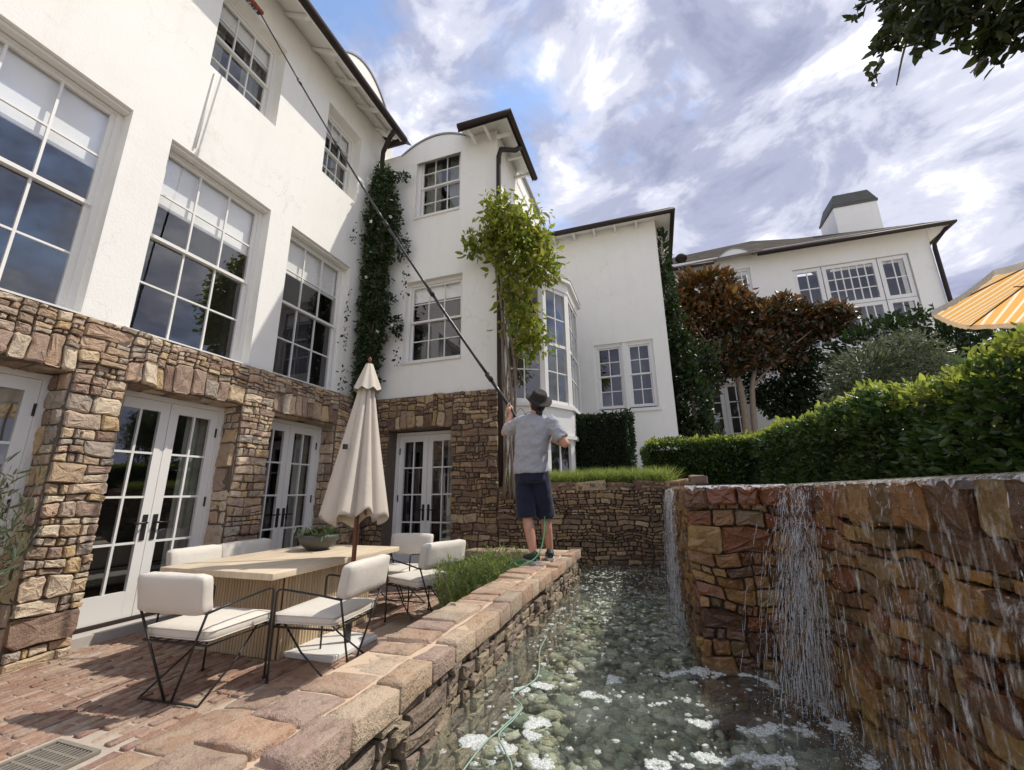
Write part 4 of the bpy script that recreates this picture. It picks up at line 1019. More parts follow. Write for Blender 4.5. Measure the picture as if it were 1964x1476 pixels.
def sheet_fall(P, a, b, z0, thr, seed, amp=.012, du=.02):
    nu = max(2, int((b-a)/du)); nz = 26; vs = []
    for j in range(nz+1):
        t = j/nz; z = z0-(z0-ZW)*t
        for i in range(nu+1):
            u = a+(b-a)*i/nu; o = .05+thr*math.sqrt(max(0, z0-z))+amp*mnoise.noise(Vector((u*9+seed, z*1.5, seed)))+amp*.5*mnoise.noise(Vector((u*25, z*6, seed)))
            vs.append(P(u+.01*mnoise.noise(Vector((u*5, z*2, seed+3))), z, o))
    sh_.add(vs, [(j*(nu+1)+i, j*(nu+1)+i+1, (j+1)*(nu+1)+i+1, (j+1)*(nu+1)+i) for j in range(nz) for i in range(nu)], True)
PR_ = lambda u, v, d: (XR+.02-d, u, v); PL_ = lambda u, v, d: (XF+.02-d, u, v)
sheet_fall(PR_, 2.45, 3.06, ZT-.01, .10, 1); sheet_fall(PR_, 2.60, 3.0, 1.22, .20, 2, .03); sheet_fall(PR_, 1.0, 2.4, ZT-.01, .045, 3, .02); sheet_fall(PR_, 1.3, 2.0, 1.15, .12, 4, .03)
sheet_fall(PL_, YP+.06, YR-.05, ZT-.01, .09, 5); sheet_fall(PL_, YP+.3, YR-.3, ZT-.02, .15, 6, .02)
tag(sh_.build('water_sheets', MAT['fall_sheet']), 'thin translucent streaked water sheets in front of the wet wall', 'falling water', kind='stuff')
lip = MB()
def lipstrip(P, a, b):
    n = int((b-a)/.02); vs = []
    for i in range(n+1):
        u = a+(b-a)*i/n; w = .006+.008*mnoise.noise(Vector((u*14, 3, 0))); dr = .004+.05*max(0, mnoise.noise(Vector((u*26, 7, 1))))**1.5
        vs += [P(u, ZT+.004, -.06), P(u, ZT+.010, .02), P(u, ZT+.002, .05+w), P(u, ZT-dr, .056+w)]
    lip.add(vs, [(4*i+j, 4*i+4+j, 4*i+5+j, 4*i+1+j) for i in range(n) for j in range(3)], True)
lipstrip(lambda u, v, d: (u, YP+.015-d, v), XF, XR-.03)
lipstrip(lambda u, v, d: (XR+.015-d, u, v), -.5, YP-.05)
lipstrip(lambda u, v, d: (XF+.015-d, u, v), YP+.03, YR)
tag(lip.build('spill_lip', MAT['thin_water']), 'thin white water film spilling over the top edge', 'water film', kind='stuff')
# ================================================================== hoses
def spline(pts, n=8):
    pts = [Vector(p) for p in pts]; out = []
    for i in range(len(pts)-1):
        p0, p1, p2, p3 = pts[max(i-1, 0)], pts[i], pts[i+1], pts[min(i+2, len(pts)-1)]
        for k in range(n):
            t = k/n; out.append(.5*((2*p1)+(p2-p0)*t+(2*p0-5*p1+4*p2-p3)*t*t+(-p0+3*p1-3*p2+p3)*t**3))
    out.append(pts[-1]); return out
mb = MB(); mb.tube(spline([(-.86, 3.3, .385), (-.83, 2.99, .392), (-.74, 2.60, .392), (-.80, 2.36, .392), (-.72, 2.24, .394), (-.75, 2.04, .392), (-.78, 1.89, .392), (-.78, 1.6, .392), (-.7, 1.2, .39)]), .0036, 8)
mb.tube(spline([(-.71, 2.23, .398), (-.72, 2.12, .394), (-.74, 1.98, .394), (-.67, 1.87, .394), (-.60, 1.72, .394), (-.55, 1.2, .39)]), .0036, 8)
tag(mb.build('pond_hose', MAT['hose_pale']), 'pale green thin hose looping on the pond water surface', 'hose')

# ================================================================== dining set
T = 'beside the pale dining table'
tab = empty('dining_table', (-3.78, 3.86, 0), 'long pale stone dining table on a fluted wooden plinth', 'table')
Pw = lambda u, v, d: (u, v, d)
rbox(Pw, -4.46, -3.10, 2.94, 4.80, .715, .77, .006).build('table_top', MAT['travertine'], tab)
mb = MB(); x0, x1, y0, y1 = -4.28, -3.28, 3.26, 4.50
mb.box((x0+.02, y0+.02, .01), (x1-.02, y1-.02, .714)); bs = mb.build('plinth', MAT['mahogany'], tab)
mb = MB(); st = .036
for (n, f) in ((int((y1-y0)/st), lambda t: (x1-.005, t)), (int((y1-y0)/st), lambda t: (x0+.005, t))):
    for i in range(n): y = y0+st*(i+.5); x = f(0)[0]; mb.tube([(x, y, .012), (x, y, .712)], .0155, 8, False)
for i in range(int((x1-x0)/st)):
    x = x0+st*(i+.5)
    for y in (y0+.005, y1-.005): mb.tube([(x, y, .012), (x, y, .712)], .0155, 8, False)
tag(mb.build('fluted_slats', MAT['oak_slat'], bs), kind='stuff')

def cushion(P, u0, u1, v0, v1, d0, d1, r=.035, puff=.014, seed=0.):
    """soft box: subdivided, rounded, slightly lumpy"""
    n = 7; bm = bmesh.new()
    bmesh.ops.create_cube(bm, size=2.0); bmesh.ops.subdivide_edges(bm, edges=bm.edges[:], cuts=n, use_grid_fill=True)
    hu, hv, hd = (u1-u0)/2, (v1-v0)/2, (d1-d0)/2; cu, cv, cd = (u0+u1)/2, (v0+v1)/2, (d0+d1)/2; mb = MB(); vs = []
    for v in bm.verts:
        q = Vector((v.co.x*hu, v.co.y*hv, v.co.z*hd)); c = Vector((max(-hu+r, min(hu-r, q.x)), max(-hv+r, min(hv-r, q.y)), max(-hd+r, min(hd-r, q.z))))
        dlt = q-c
        if dlt.length > 1e-6: q = c+dlt.normalized()*r
        pf = (1-v.co.x**2)*(1-v.co.y**2); q.z += (1 if v.co.z > 0 else -1)*pf*puff*abs(v.co.z)
        q += Vector((mnoise.noise(q*9+Vector((seed, 0, 0))), mnoise.noise(q*9+Vector((0, seed, 5))), mnoise.noise(q*8+Vector((9, seed, 5)))))*.005
        vs.append(P(cu+q.x, cv+q.y, cd+q.z))
    bm.verts.index_update(); mb.add(vs, [[x.index for x in f.verts] for f in bm.faces], True); bm.free(); return mb

def piping(P, u0, u1, v0, v1, d, r=.0045):
    pts = []; R_ = .035
    for (cx_, cy_, a0) in ((u1-R_, v1-R_, 0), (u0+R_, v1-R_, 90), (u0+R_, v0+R_, 180), (u1-R_, v0+R_, 270)):
        for k in range(5): a = math.radians(a0+k*22.5); pts.append(P(cx_+R_*math.cos(a), cy_+R_*math.sin(a), d))
    pts.append(pts[0]); mb = MB(); mb.tube(pts, r, 5, False); return mb
def make_chair(name):
    t = bpy.data.objects.new(name, None); COL.objects.link(t); t['_local'] = 1; iron = MAT['black_iron']; r = .0085; w = .30
    cushion(lambda u, v, d: (u, v, d), -w, w, -.26, .30, .40, .485, .035, .012, 1.3).build('seat_cushion', MAT['cushion'], t)
    s, c = math.sin(.16), math.cos(.16)
    cushion(lambda u, v, d: (u, -.30+d*c-(v-.6)*s, .60+(v-.6)*c+d*s*.3), -w-.01, w+.01, .585, .86, -.055, .055, .04, .012, 4.1).build('back_cushion', MAT['cushion'], t)
    for d_ in (.415, .47): piping(lambda u, v, d: (u, v, d), -w-.001, w+.001, -.261, .301, d_).build('piping', MAT['cushion'], t)
    mb = MB(); mb.tube([(-w, .28, .385), (w, .28, .385), (w, -.26, .385), (-w, -.26, .385), (-w, .28, .385)], r, 8)
    for k in range(5): x = -w+.1+.1*k; mb.tube([(x, .28, .388), (x, -.26, .388)], r*.6, 6)
    mb.build('seat_frame', iron, t)
    mb = MB(); mb.tube([(-w-.01, -.31, .60), (w+.01, -.31, .60)], r, 8); mb.build('back_rail', iron, t)
    for sx in (-1, 1):
        x = sx*(w+.01)
        mb = MB(); mb.tube(spline([(x, .27, .0), (x, .27, .35), (x, .27, .62)], 4)[:-1]+[Vector((x, .268, .635)), Vector((x, .25, .655)), Vector((x, .22, .658))], r, 8); mb.tube([(x, .27, 0), (x, .27, .018)], .014, 8); mb.build('front_leg', iron, t)
        mb = MB(); mb.tube([(x, .22, .658), (x, -.12, .625), (x, -.31, .60)], r, 8); mb.build('armrest', iron, t)
        mb = MB(); mb.tube([(x, -.31, .60), (sx*.03, -.24, .012)], r, 8); mb.build('rear_leg', iron, t)
        mb = MB(); mb.tube([(sx*.27, -.24, .012), (sx*.24, .05, .20), (sx*.20, .26, .385)], r*.85, 8); mb.build('brace', iron, t)
    mb = MB(); mb.tube([(-.27, -.24, .012), (.27, -.24, .012)], r, 8); mb.build('floor_bar', iron, t)
    return t
ch0 = make_chair('armchair')
spots = [((-3.37, 2.66, 0.012), .06, 'cream cushioned black wire armchair at the near end of the table, its back to us'),
         ((-2.72, 3.20, 0.018), math.pi/2+.10, 'cream cushioned wire armchair nearest the umbrella base, side-on beside the pond wall'),
         ((-2.66, 4.66, 0.018), math.pi/2-.36, 'cream cushioned wire armchair turned in front of the feathery green shrub'),
         ((-3.28, 5.08, 0.012), math.pi+.05, 'cream cushioned wire armchair at the far end of the table by the corner doors')]
for i, (l, a, lab) in enumerate(spots):
    o = ch0 if i == 0 else copy_tree(ch0)
    o.location = l; o.rotation_euler = (0, 0, a); tag(o, lab, 'chair', 'cream armchairs round the dining table')
# bench on the house side of the table
bn = empty('bench', (-4.72, 3.95, 0), 'long cream cushioned bench between the table and the French doors', 'bench')
cushion(Pw, -4.98, -4.42, 3.34, 4.58, .40, .485, .035, .01, 2.2).build('seat_cushion', MAT['cushion'], bn)
for (a, b) in ((3.33, 3.90), (3.90, 4.59)): cushion(lambda u, v, d: (-4.93+d-(v-.6)*.15, u, v), a, b, .56, .86, -.06, .055, .04, .012, a).build('back_cushion', MAT['cushion'], bn)
mb = MB(); mb.tube([(-5.0, 3.36, .385), (-4.44, 3.36, .385), (-4.44, 4.56, .385), (-5.0, 4.56, .385), (-5.0, 3.36, .385)], .009, 8); mb.tube([(-5.02, 3.36, .6), (-5.02, 4.56, .6)], .009, 8); mb.build('frame', MAT['black_iron'], bn)
for x in (-5.0, -4.44):
    for y in (3.36, 4.56): mb = MB(); mb.tube([(x, y, .385 if x > -4.8 else .6), (x, y, .012)], .009, 8); mb.build('leg', MAT['black_iron'], bn)

# planted bowl on the table
bo = empty('planter_bowl', (-3.90, 4.30, .77), 'dark grey clay bowl of succulents standing on the table', 'planter')
mb = MB(); mb.lathe([(.0, .0), (.10, .0), (.13, .02), (.20, .08), (.225, .14), (.222, .175), (.205, .175), (.205, .14), (.0, .13)], (-3.90, 4.30, .77), 28); mb.build('bowl', MAT['bowl_clay'], bo)

# closed umbrella
ux, uy = -2.90, 3.70
um = empty('closed_umbrella', (ux, uy, 0), 'tall cream umbrella folded shut on a dark wooden pole', 'umbrella')
mb = MB(); mb.tube([(ux-.005, uy, .05), (ux, uy, 1.5), (ux+.015, uy, 2.80)], .022, 12); mb.build('pole', MAT['mahogany'], um)
mb = MB(); mb.lathe([(.0, .0), (.02, .0), (.016, .03), (.022, .05), (.0, .08)], (ux+.015, uy, 2.80), 12); mb.build('finial', MAT['mahogany'], um)
rbox(Pw, -3.30, -2.76, 3.33, 3.97, .012, .055, .006).build('base_plate', MAT['marble'], um)
mb = MB(); mb.tube([(ux-.005, uy, .055), (ux-.005, uy, .30)], .03, 12); mb.build('base_sleeve', MAT['black_iron'], um)
mb = MB(); nA = 128; nZ = 30; g = random.Random(2)
def canvas_r(a, t):
    folds = abs(math.sin(a*4+.5))          # eight folded panels
    R_ = .035+.275*t**1.05; lean = 1+.08*math.cos(a-2.6)
    return R_*lean*(.70+.42*folds**.8)*(1+.05*math.sin(a*11+t*3))
vs = []
for i in range(nZ+1):
    t = i/nZ
    for k in range(nA):
        a = 2*math.pi*k/nA; hem = t**8*(.035*math.cos(8*a+1.0)+.05*math.cos(a-2.2)+.03*math.sin(3*a))
        z = 2.76-1.60*t-hem; R_ = canvas_r(a, t); vs.append((ux+.015*(1-t)+R_*math.cos(a)-.03*t, uy+R_*math.sin(a), z))
mb.add(vs, [(i*nA+k, i*nA+(k+1) % nA, (i+1)*nA+(k+1) % nA, (i+1)*nA+k) for i in range(nZ) for k in range(nA)], True)
cv = mb.build('canopy', MAT['canvas'], um); m = cv.modifiers.new('s', 'SOLIDIFY'); m.thickness = .004
mb = MB(); vs = []
for i in range(9):
    t = i/8
    for k in range(64):
        a = 2*math.pi*k/64; R_ = (.03+.10*t)*(1+.12*abs(math.sin(4*a+.5)))+.006; z = 2.79-.28*t-.03*t*abs(math.cos(4*a+.5)); vs.append((ux+.013+R_*math.cos(a), uy+R_*math.sin(a), z))
mb.add(vs, [(i*64+k, i*64+(k+1) % 64, (i+1)*64+(k+1) % 64, (i+1)*64+k) for i in range(8) for k in range(64)], True); mb.build('top_flap', MAT['canvas'], um)
for k in range(8):
    a = k*math.pi/4+.3; mb = MB(); mb.tube([(ux, uy, 2.3), (ux+.20*math.cos(a), uy+.20*math.sin(a), 1.20)], .009, 6); mb.build('rib', MAT['mahogany'], um)
mb = MB(); P0 = (ux+.06, uy-.30, 1.86); mb.box((ux-.03, uy-.262, 1.84), (ux-.005, uy-.215, 1.89)); mb.build('strap_buckle', MAT['black_iron'], um)

# orange striped parasol at the right
pc = (5.33, 6.49); zr = 3.76; Rr = 1.55
pa = empty('striped_parasol', (pc[0], pc[1], 1.4), 'orange and cream striped open parasol above the hedge', 'parasol')
mb = MB(); mb.tube([(pc[0], pc[1], 1.2), (pc[0], pc[1], 4.44)], .025, 10); mb.build('pole', MAT['mahogany'], pa)
me = bpy.data.meshes.new('canopy'); V_ = []; F_ = []; UV_ = []
for k in range(8):
    a0, a1 = math.pi/8+k*math.pi/4, math.pi/8+(k+1)*math.pi/4; n = 6; b0 = len(V_)
    for i in range(n+1):
        t = i/n; z = 4.42-(4.42-zr)*t+.05*math.sin(math.pi*t)*0-.03*math.sin(math.pi*t)
        for j in range(5):
            s = j/4; p0 = Vector((math.cos(a0), math.sin(a0), 0)); p1 = Vector((math.cos(a1), math.sin(a1), 0)); q = p0.lerp(p1, s)*Rr*t
            V_.append((pc[0]+q.x, pc[1]+q.y, z-.04*t*math.sin(math.pi*s)+.03*t)); UV_.append(((s-.5)*t*1.0+.5, t))
    for i in range(n):
        for j in range(4): F_.append((b0+i*5+j, b0+(i+1)*5+j, b0+(i+1)*5+j+1, b0+i*5+j+1))
loc = pa.location
me.from_pydata([(x-loc.x, y-loc.y, z-loc.z) for x, y, z in V_], [], F_); uvl = me.uv_layers.new(name='UVMap')
for lp in me.loops: uvl.data[lp.index].uv = UV_[lp.vertex_index]
link_mesh('canopy', me, pa, MAT['orange_canvas'])
mb = MB()
for k in range(8):
    a0, a1 = math.pi/8+k*math.pi/4, math.pi/8+(k+1)*math.pi/4; n = 16; vs = []
    for i in range(n+1):
        s = i/n; q = Vector((math.cos(a0), math.sin(a0), 0)).lerp(Vector((math.cos(a1), math.sin(a1), 0)), s)*(Rr+.006); z = zr+.03-.04*math.sin(math.pi*s)
        vs += [(pc[0]+q.x, pc[1]+q.y, z+.02), (pc[0]+q.x*1.01, pc[1]+q.y*1.01, z-.05-.02*abs(math.sin(s*math.pi*6)))]
    mb.add(vs, [(2*i, 2*i+2, 2*i+3, 2*i+1) for i in range(n)], True)
mb.build('valance', MAT['valance_cream'], pa)
for k in range(8):
    a = math.pi/8+k*math.pi/4; mb = MB(); mb.tube([(pc[0], pc[1], 4.37), (pc[0]+Rr*math.cos(a)*.99, pc[1]+Rr*math.sin(a)*.99, zr+.005)], .011, 6); mb.tube([(pc[0], pc[1], 3.66), (pc[0]+Rr*.5*math.cos(a), pc[1]+Rr*.5*math.sin(a), 3.90)], .008, 6); mb.build('rib', MAT['mahogany'], pa)

# ================================================================== person washing windows
pe = empty('person', (-1.24, 4.5, .70), 'person in grey t-shirt, navy shorts and dark brimmed hat raising a long pole', 'person')
def remesh(o, vox, sm=6, fac=.5):
    m = o.modifiers.new('r', 'REMESH'); m.mode = 'VOXEL'; m.voxel_size = vox; m.use_smooth_shade = True
    if sm: s = o.modifiers.new('s', 'SMOOTH'); s.iterations = sm; s.factor = fac
    return o
J = dict(neck=(-1.235, 4.49, 2.235), head=(-1.19, 4.47, 2.37), shL=(-1.42, 4.55, 2.17), elL=(-1.68, 4.74, 2.10), wrL=(-1.61, 4.80, 2.33), shR=(-1.03, 4.43, 2.12), elR=(-.89, 4.44, 1.90), wrR=(-1.07, 4.66, 1.97), hip=(-1.30, 4.52, 1.62), hL=(-1.375, 4.53, 1.56), hR=(-1.21, 4.52, 1.56), kL=(-1.33, 4.45, 1.14), kR=(-1.18, 4.62, 1.15), aL=(-1.265, 4.42, .79), aR=(-1.155, 4.68, .79))
J = {k: Vector(v) for k, v in J.items()}
def limb(mb, a, b, ra, rb, mid=None, n=12):
    a, b = Vector(a), Vector(b); pts = [a, a.lerp(b, .35), a.lerp(b, .7), b]; m = mid or (ra+rb)/2
    mb.tube(pts, [ra, m, (m+rb)/2, rb], n); mb.ball(a, ra, 10, 6); mb.ball(b, rb, 10, 6)
bd = MB()
# torso under the shirt, neck, head
bd.tube([J['hip'], Vector((-1.29, 4.50, 1.80)), Vector((-1.25, 4.49, 2.02)), Vector((-1.235, 4.49, 2.14))], [.14, .14, .15, .11], 14)
limb(bd, J['neck']-Vector((0, 0, .06)), J['head']-Vector((.005, 0, .03)), .062, .058)
tilt = Matrix.Rotation(math.radians(38), 3, Vector((.82, .57, 0))) @ Matrix.Rotation(math.radians(36), 3, 'Z')
bd.ball(J['head'], .105, 16, 12, (.78, .92, 1.12), tilt)
hd = lambda x, y, z: J['head']+tilt @ Vector((x, y, z))
bd.ball(hd(0, .05, -.07), .055, 12, 8, (.9, .9, .8), tilt)                              # jaw
bd.tube([hd(0, .085, .02), hd(0, .118, -.02), hd(0, .09, -.03)], [.010, .017, .012], 8)  # nose
for s in (-1, 1): bd.ball(hd(s*.082, -.005, -.005), .03, 8, 6, (.35, .7, 1.1), tilt)      # ears
bd.tube([hd(-.025, .096, -.062), hd(0, .102, -.062), hd(.025, .096, -.062)], [.006, .009, .006], 6)
for s in (-1, 1): bd.ball(hd(s*.035, .085, .018), .014, 8, 6)
# arms
limb(bd, J['shL'], J['elL'], .060, .046, .055); limb(bd, J['elL'], J['wrL'], .047, .030, .044)
limb(bd, J['shR'], J['elR'], .060, .046, .055); limb(bd, J['elR'], J['wrR'], .047, .030, .044)
# pole line
POLE0 = Vector((-1.20, 4.76, 1.62)); POLEH = Vector((-1.63, 4.80, 2.42)); POLE1 = Vector((-5.13, 3.34, 8.62))
pdir = (POLE1-POLEH).normalized()
def hand(mb, wr, grip, axis, out, thumb_side):
    """palm beside the shaft, four fingers wrapped round it, thumb on the other side"""
    axis = axis.normalized(); d = (grip-wr); side = (d-axis*d.dot(axis)); side = side.normalized() if side.length > 1e-4 else out
    nrm = axis.cross(side)
    pc_ = grip-side*.034
    mb.tube([wr, pc_-axis*.01, pc_+side*.012], [.028, .036, .028], 10, sx=.62); mb.ball(pc_, .036, 10, 7)
    for k in range(4):
        b = pc_+axis*(.033-.022*k)+nrm*.018; L_ = (.9, 1.05, 1.0, .8)[k]
        mb.tube([b, b+nrm*.012*L_+side*.03*L_, b+nrm*-.004+side*.052*L_, b-nrm*.030+side*.055*L_, b-nrm*.040+side*.032*L_], [.0095, .0095, .0088, .008, .0065], 7)
    b = pc_+axis*.03-nrm*.02
    mb.tube([b-axis*.015, b+axis*.018-nrm*.012+side*.008, b+axis*.03-nrm*.012+side*.035, b+axis*.033+side*.05], [.013, .012, .010, .007], 7)
hand(bd, J['wrL'], POLEH-pdir*.02, pdir, Vector((1, 0, 0)), 1)
pd2 = (POLEH-POLE0).normalized(); gr = POLE0+pd2*.36
hand(bd, J['wrR'], gr, pd2, Vector((0, 1, 0)), -1)
# legs
for s in 'LR':
    limb(bd, J['h'+s], J['k'+s], .085, .058, .078); limb(bd, J['k'+s], J['a'+s], .055, .036, .058)
    c = J['k'+s].lerp(J['a'+s], .3)+Vector((0, -.018, 0)); bd.ball(c, .052, 10, 8, (.95, .95, 1.9))
    bd.tube([J['a'+s], J['a'+s]-Vector((0, 0, .05))], .036, 10)
body = remesh(bd.build('body', MAT['skin'], pe), .0065, 3)
# shirt
sh = MB()
def ring_loft(mb, rings, n=28, capb=False):
    vs = []
    for (cx_, cy_, z, rx, ry, rot) in rings:
        for k in range(n):
            a = 2*math.pi*k/n; x, y = rx*math.copysign(abs(math.cos(a))**.85, math.cos(a)), ry*math.copysign(abs(math.sin(a))**.85, math.sin(a))
            vs.append((cx_+x*math.cos(rot)-y*math.sin(rot), cy_+x*math.sin(rot)+y*math.cos(rot), z))
    m = len(rings); mb.add(vs, [(i*n+k, i*n+(k+1) % n, (i+1)*n+(k+1) % n, (i+1)*n+k) for i in range(m-1) for k in range(n)]+[tuple(range(n-1, -1, -1)), tuple((m-1)*n+k for k in range(n))], True)
r0 = -.28
ring_loft(sh, [(-1.305, 4.51, 1.60, .198, .150, r0), (-1.302, 4.51, 1.68, .190, .148, r0), (-1.29, 4.50, 1.80, .187, .148, r0), (-1.27, 4.49, 1.92, .200, .150, r0), (-1.25, 4.49, 2.03, .215, .150, r0), (-1.235, 4.49, 2.11, .218, .140, r0), (-1.232, 4.49, 2.17, .19, .118, r0), (-1.232, 4.49, 2.215, .125, .09, r0), (-1.232, 4.49, 2.245, .075, .07, r0)])
for (a, b) in (('shL', 'elL'), ('shR', 'elR')):
    p, q = J[a], J[b]; sh.tube([p.lerp(q, -.3), p, p.lerp(q, .4), p.lerp(q, .78)], [.07, .086, .082, .084], 14)
so_ = remesh(sh.build('t_shirt', MAT['shirt_grey'], pe), .012, 8, .6)
tx = bpy.data.textures.new('wrinkle', 'CLOUDS'); tx.noise_scale = .07; dm = so_.modifiers.new('d', 'DISPLACE'); dm.texture = tx; dm.strength = .035; dm.mid_level = .5; dm.texture_coords = 'GLOBAL'
# shorts
st_ = MB()
ring_loft(st_, [(-1.30, 4.52, 1.50, .190, .150, r0), (-1.30, 4.52, 1.62, .186, .145, r0), (-1.305, 4.515, 1.72, .178, .14, r0)])
for s, o_ in (('L', Vector((-.012, 0, 0))), ('R', Vector((.008, 0, 0)))):
    p, q = J['h'+s]+o_, J['k'+s]+o_; st_.tube([p+Vector((0, 0, .05)), p.lerp(q, .35), p.lerp(q, .75), p.lerp(q, 1.02)], [.105, .108, .104, .108], 16)
sho = remesh(st_.build('shorts', MAT['shorts_navy'], pe), .012, 6, .6)
dm = sho.modifiers.new('d', 'DISPLACE'); dm.texture = tx; dm.strength = .016; dm.texture_coords = 'GLOBAL'
# hat, hair, shoes
mb = MB()
prof = [(.0, .115), (.05, .120), (.080, .112), (.096, .08), (.106, .03), (.112, .022), (.150, .004), (.172, .002), (.170, -.006), (.148, -.004), (.106, .012), (.098, .03)]
n = 26; vs = []
for r_, z in prof:
    for k in range(n):
        a = 2*math.pi*k/n; dip = -.028*(max(0, math.cos(2*a))) if r_ > .12 else 0
        vs.append(hd(r_*.86*math.cos(a), -.012+r_*math.sin(a), .045+z*.92-(.012 if r_ < .06 and z > .1 else 0)+dip*-1*(.6)))
mb.add(vs, [(i*n+k, i*n+(k+1) % n, (i+1)*n+(k+1) % n, (i+1)*n+k) for i in range(len(prof)-1) for k in range(n)], True); mb.build('hat', MAT['hat_felt'], pe)
mb = MB(); mb.ball(hd(0, -.028, -.01), .104, 14, 10, (.80, .80, 1.0), tilt); mb.tube([hd(0, -.075, -.02), hd(.0, -.115, -.10), hd(.01, -.125, -.19)], [.04, .038, .012], 10); mb.build('hair', MAT['hair_dark'], pe)
for s, ang in (('L', 2.35), ('R', 1.9)):
    c = J['a'+s]; f = Vector((math.cos(ang), math.sin(ang), 0)); pts = []
    mb = MB(); z0 = .70
    for (t, w_, h_) in ((-.085, .028, .060), (-.06, .038, .092), (-.01, .040, .105), (.05, .042, .075), (.11, .047, .055), (.16, .043, .042), (.19, .02, .026)):
        q = Vector((c.x, c.y, 0))+f*t; sd2 = Vector((-f.y, f.x, 0)); n = 12
        for k in range(n):
            a = 2*math.pi*k/n; pts.append(tuple(q+sd2*math.cos(a)*w_+Vector((0, 0, z0+.022+h_*.5+math.sin(a)*h_*.5))))
    m = 7; mb.add(pts, [(i*n+k, i*n+(k+1) % n, (i+1)*n+(k+1) % n, (i+1)*n+k) for i in range(m-1) for k in range(n)]+[tuple(range(n)), tuple((m-1)*n+k for k in range(n))], True)
    shoe = mb.build('shoe', MAT['shoe'], pe)
    mb = MB(); pr = [(-.092, .03), (-.06, .042), (.05, .046), (.11, .051), (.165, .046), (.2, .02)]; sd2 = Vector((-f.y, f.x, 0)); o_ = Vector((c.x, c.y, 0))
    poly = [o_+f*t+sd2*w_ for t, w_ in pr]+[o_+f*t-sd2*w_ for t, w_ in reversed(pr)]
    nn = len(poly); mb.add([(p.x, p.y, .701) for p in poly]+[(p.x, p.y, .727) for p in poly], [tuple(range(nn)), tuple(range(nn, 2*nn))]+[(i, (i+1) % nn, nn+(i+1) % nn, nn+i) for i in range(nn)]); mb.build('sole', MAT['shoe_sole'], shoe)

# water fed pole with brush
po = empty('washing_pole', tuple(POLE0), 'long black telescopic washing pole with brush reaching the upper window', 'pole')
segs = [POLE0, POLEH]+[POLEH.lerp(POLE1, t) for t in (.12, .22, .42, .62, .82, .97)]
sag = lambda p, t: p-Vector((0, 0, .18*math.sin(math.pi*t)))
nseg = 6; rad = [.021, .019, .0165, .014, .0115, .010]
full = [POLE0.lerp(POLEH, t/3) for t in range(3)]+[sag(POLEH.lerp(POLE1, t/30), t/30) for t in range(31)]
tot = len(full)-1
for k in range(nseg):
    a, b = int(tot*k/nseg), int(tot*(k+1)/nseg); mb = MB(); mb.tube(full[a:b+1], rad[k], 10); mb.build('pole_section', MAT['carbon'], po)
    if k:
        mb = MB(); t = (full[min(a+1, tot)]-full[a]).normalized(); mb.tube([full[a]-t*.05, full[a]+t*.06], rad[k-1]*1.5, 10); mb.box(tuple(full[a]-Vector((.012, .03, .012))), tuple(full[a]+Vector((.012, .0, .012)))); mb.build('clamp', MAT['black_iron'], po)
e = full[-1]; bdir = Vector((0, 1, 0))
mb = MB(); mb.tube([e, e+pdir*.10+Vector((.03, 0, 0)), e+pdir*.14], .012, 8); mb.pbox(lambda u, v, d: tuple(e+pdir*.14+Vector((d, u, v))), -.15, .15, -.025, .025, -.02, .02); br = mb.build('brush_head', MAT['brush_red'], po)
mb = MB()
for i in range(16):
    for j in range(3):
        p = e+pdir*.14+Vector((-.02, -.14+.0187*i, -.018+.018*j)); mb.tube([p, p+Vector((-.06, rng.uniform(-.012, .012), rng.uniform(-.01, .01)))], .004, 4)
mb.build('bristles', MAT['black_iron'], br)
# green hose from the pole to the ground
mb = MB(); mb.tube(spline([tuple(POLE0), (-1.17, 4.58, 1.3), (-1.16, 4.44, .95), (-1.20, 4.30, .78), (-1.33, 4.18, .712), (-1.42, 4.30, .712), (-1.36, 4.45, .716), (-1.45, 4.30, .715), (-1.55, 4.25, .60), (-1.65, 4.2, .3)]), .007, 8)
tag(mb.build('green_hose', MAT['hose_green']), 'thin green hose curling by the feet on the coping', 'hose')
# ================================================================== plants
def leaves(name, pts, L, Wd, mat, parent, nrm=None, align=.5, up=.0, fold=.25, hang=0.0, seed=1, droop=0.0):
    """many small folded leaves as one mesh"""
    g = np.random.default_rng(seed); pts = np.asarray(pts, float); n = len(pts)
    d = g.normal(size=(n, 3))
    if nrm is not None: d = d*(1-align)+np.asarray(nrm)*align*1.6
    d[:, 2] += up-hang; d /= np.linalg.norm(d, axis=1, keepdims=True)+1e-9
    a = g.normal(size=(n, 3)); s = np.cross(d, a); s /= np.linalg.norm(s, axis=1, keepdims=True)+1e-9
    nn = np.cross(s, d)
    sc_ = np.clip(g.lognormal(-.05, .33, n), .4, 1.9); l = (L*sc_)[:, None]; w = (Wd*sc_*g.uniform(.75, 1.25, n))[:, None]
    base = np.asarray(base_of(parent)) if parent is not None else np.zeros(3); p = pts-base
    v = np.stack([p, p+d*l*.32+s*w*.5+nn*w*fold, p+d*l*.70+s*w*.42+nn*w*fold, p+d*l-nn*l*droop, p+d*l*.70-s*w*.42+nn*w*fold, p+d*l*.32-s*w*.5+nn*w*fold], 1).reshape(-1, 3)
    i = np.arange(n)[:, None]*6; f = np.concatenate([i+np.array([[0, 1, 2, 3]]), i+np.array([[0, 3, 4, 5]])], 1).reshape(-1)
    me = bpy.data.meshes.new(name); me.vertices.add(n*6); me.vertices.foreach_set('co', v.reshape(-1))
    me.loops.add(n*8); me.loops.foreach_set('vertex_index', f.astype(np.int32)); me.polygons.add(n*2)
    me.polygons.foreach_set('loop_start', np.arange(n*2, dtype=np.int32)*4); me.update(calc_edges=True); me.validate()
    return link_mesh(name, me, parent, mat)

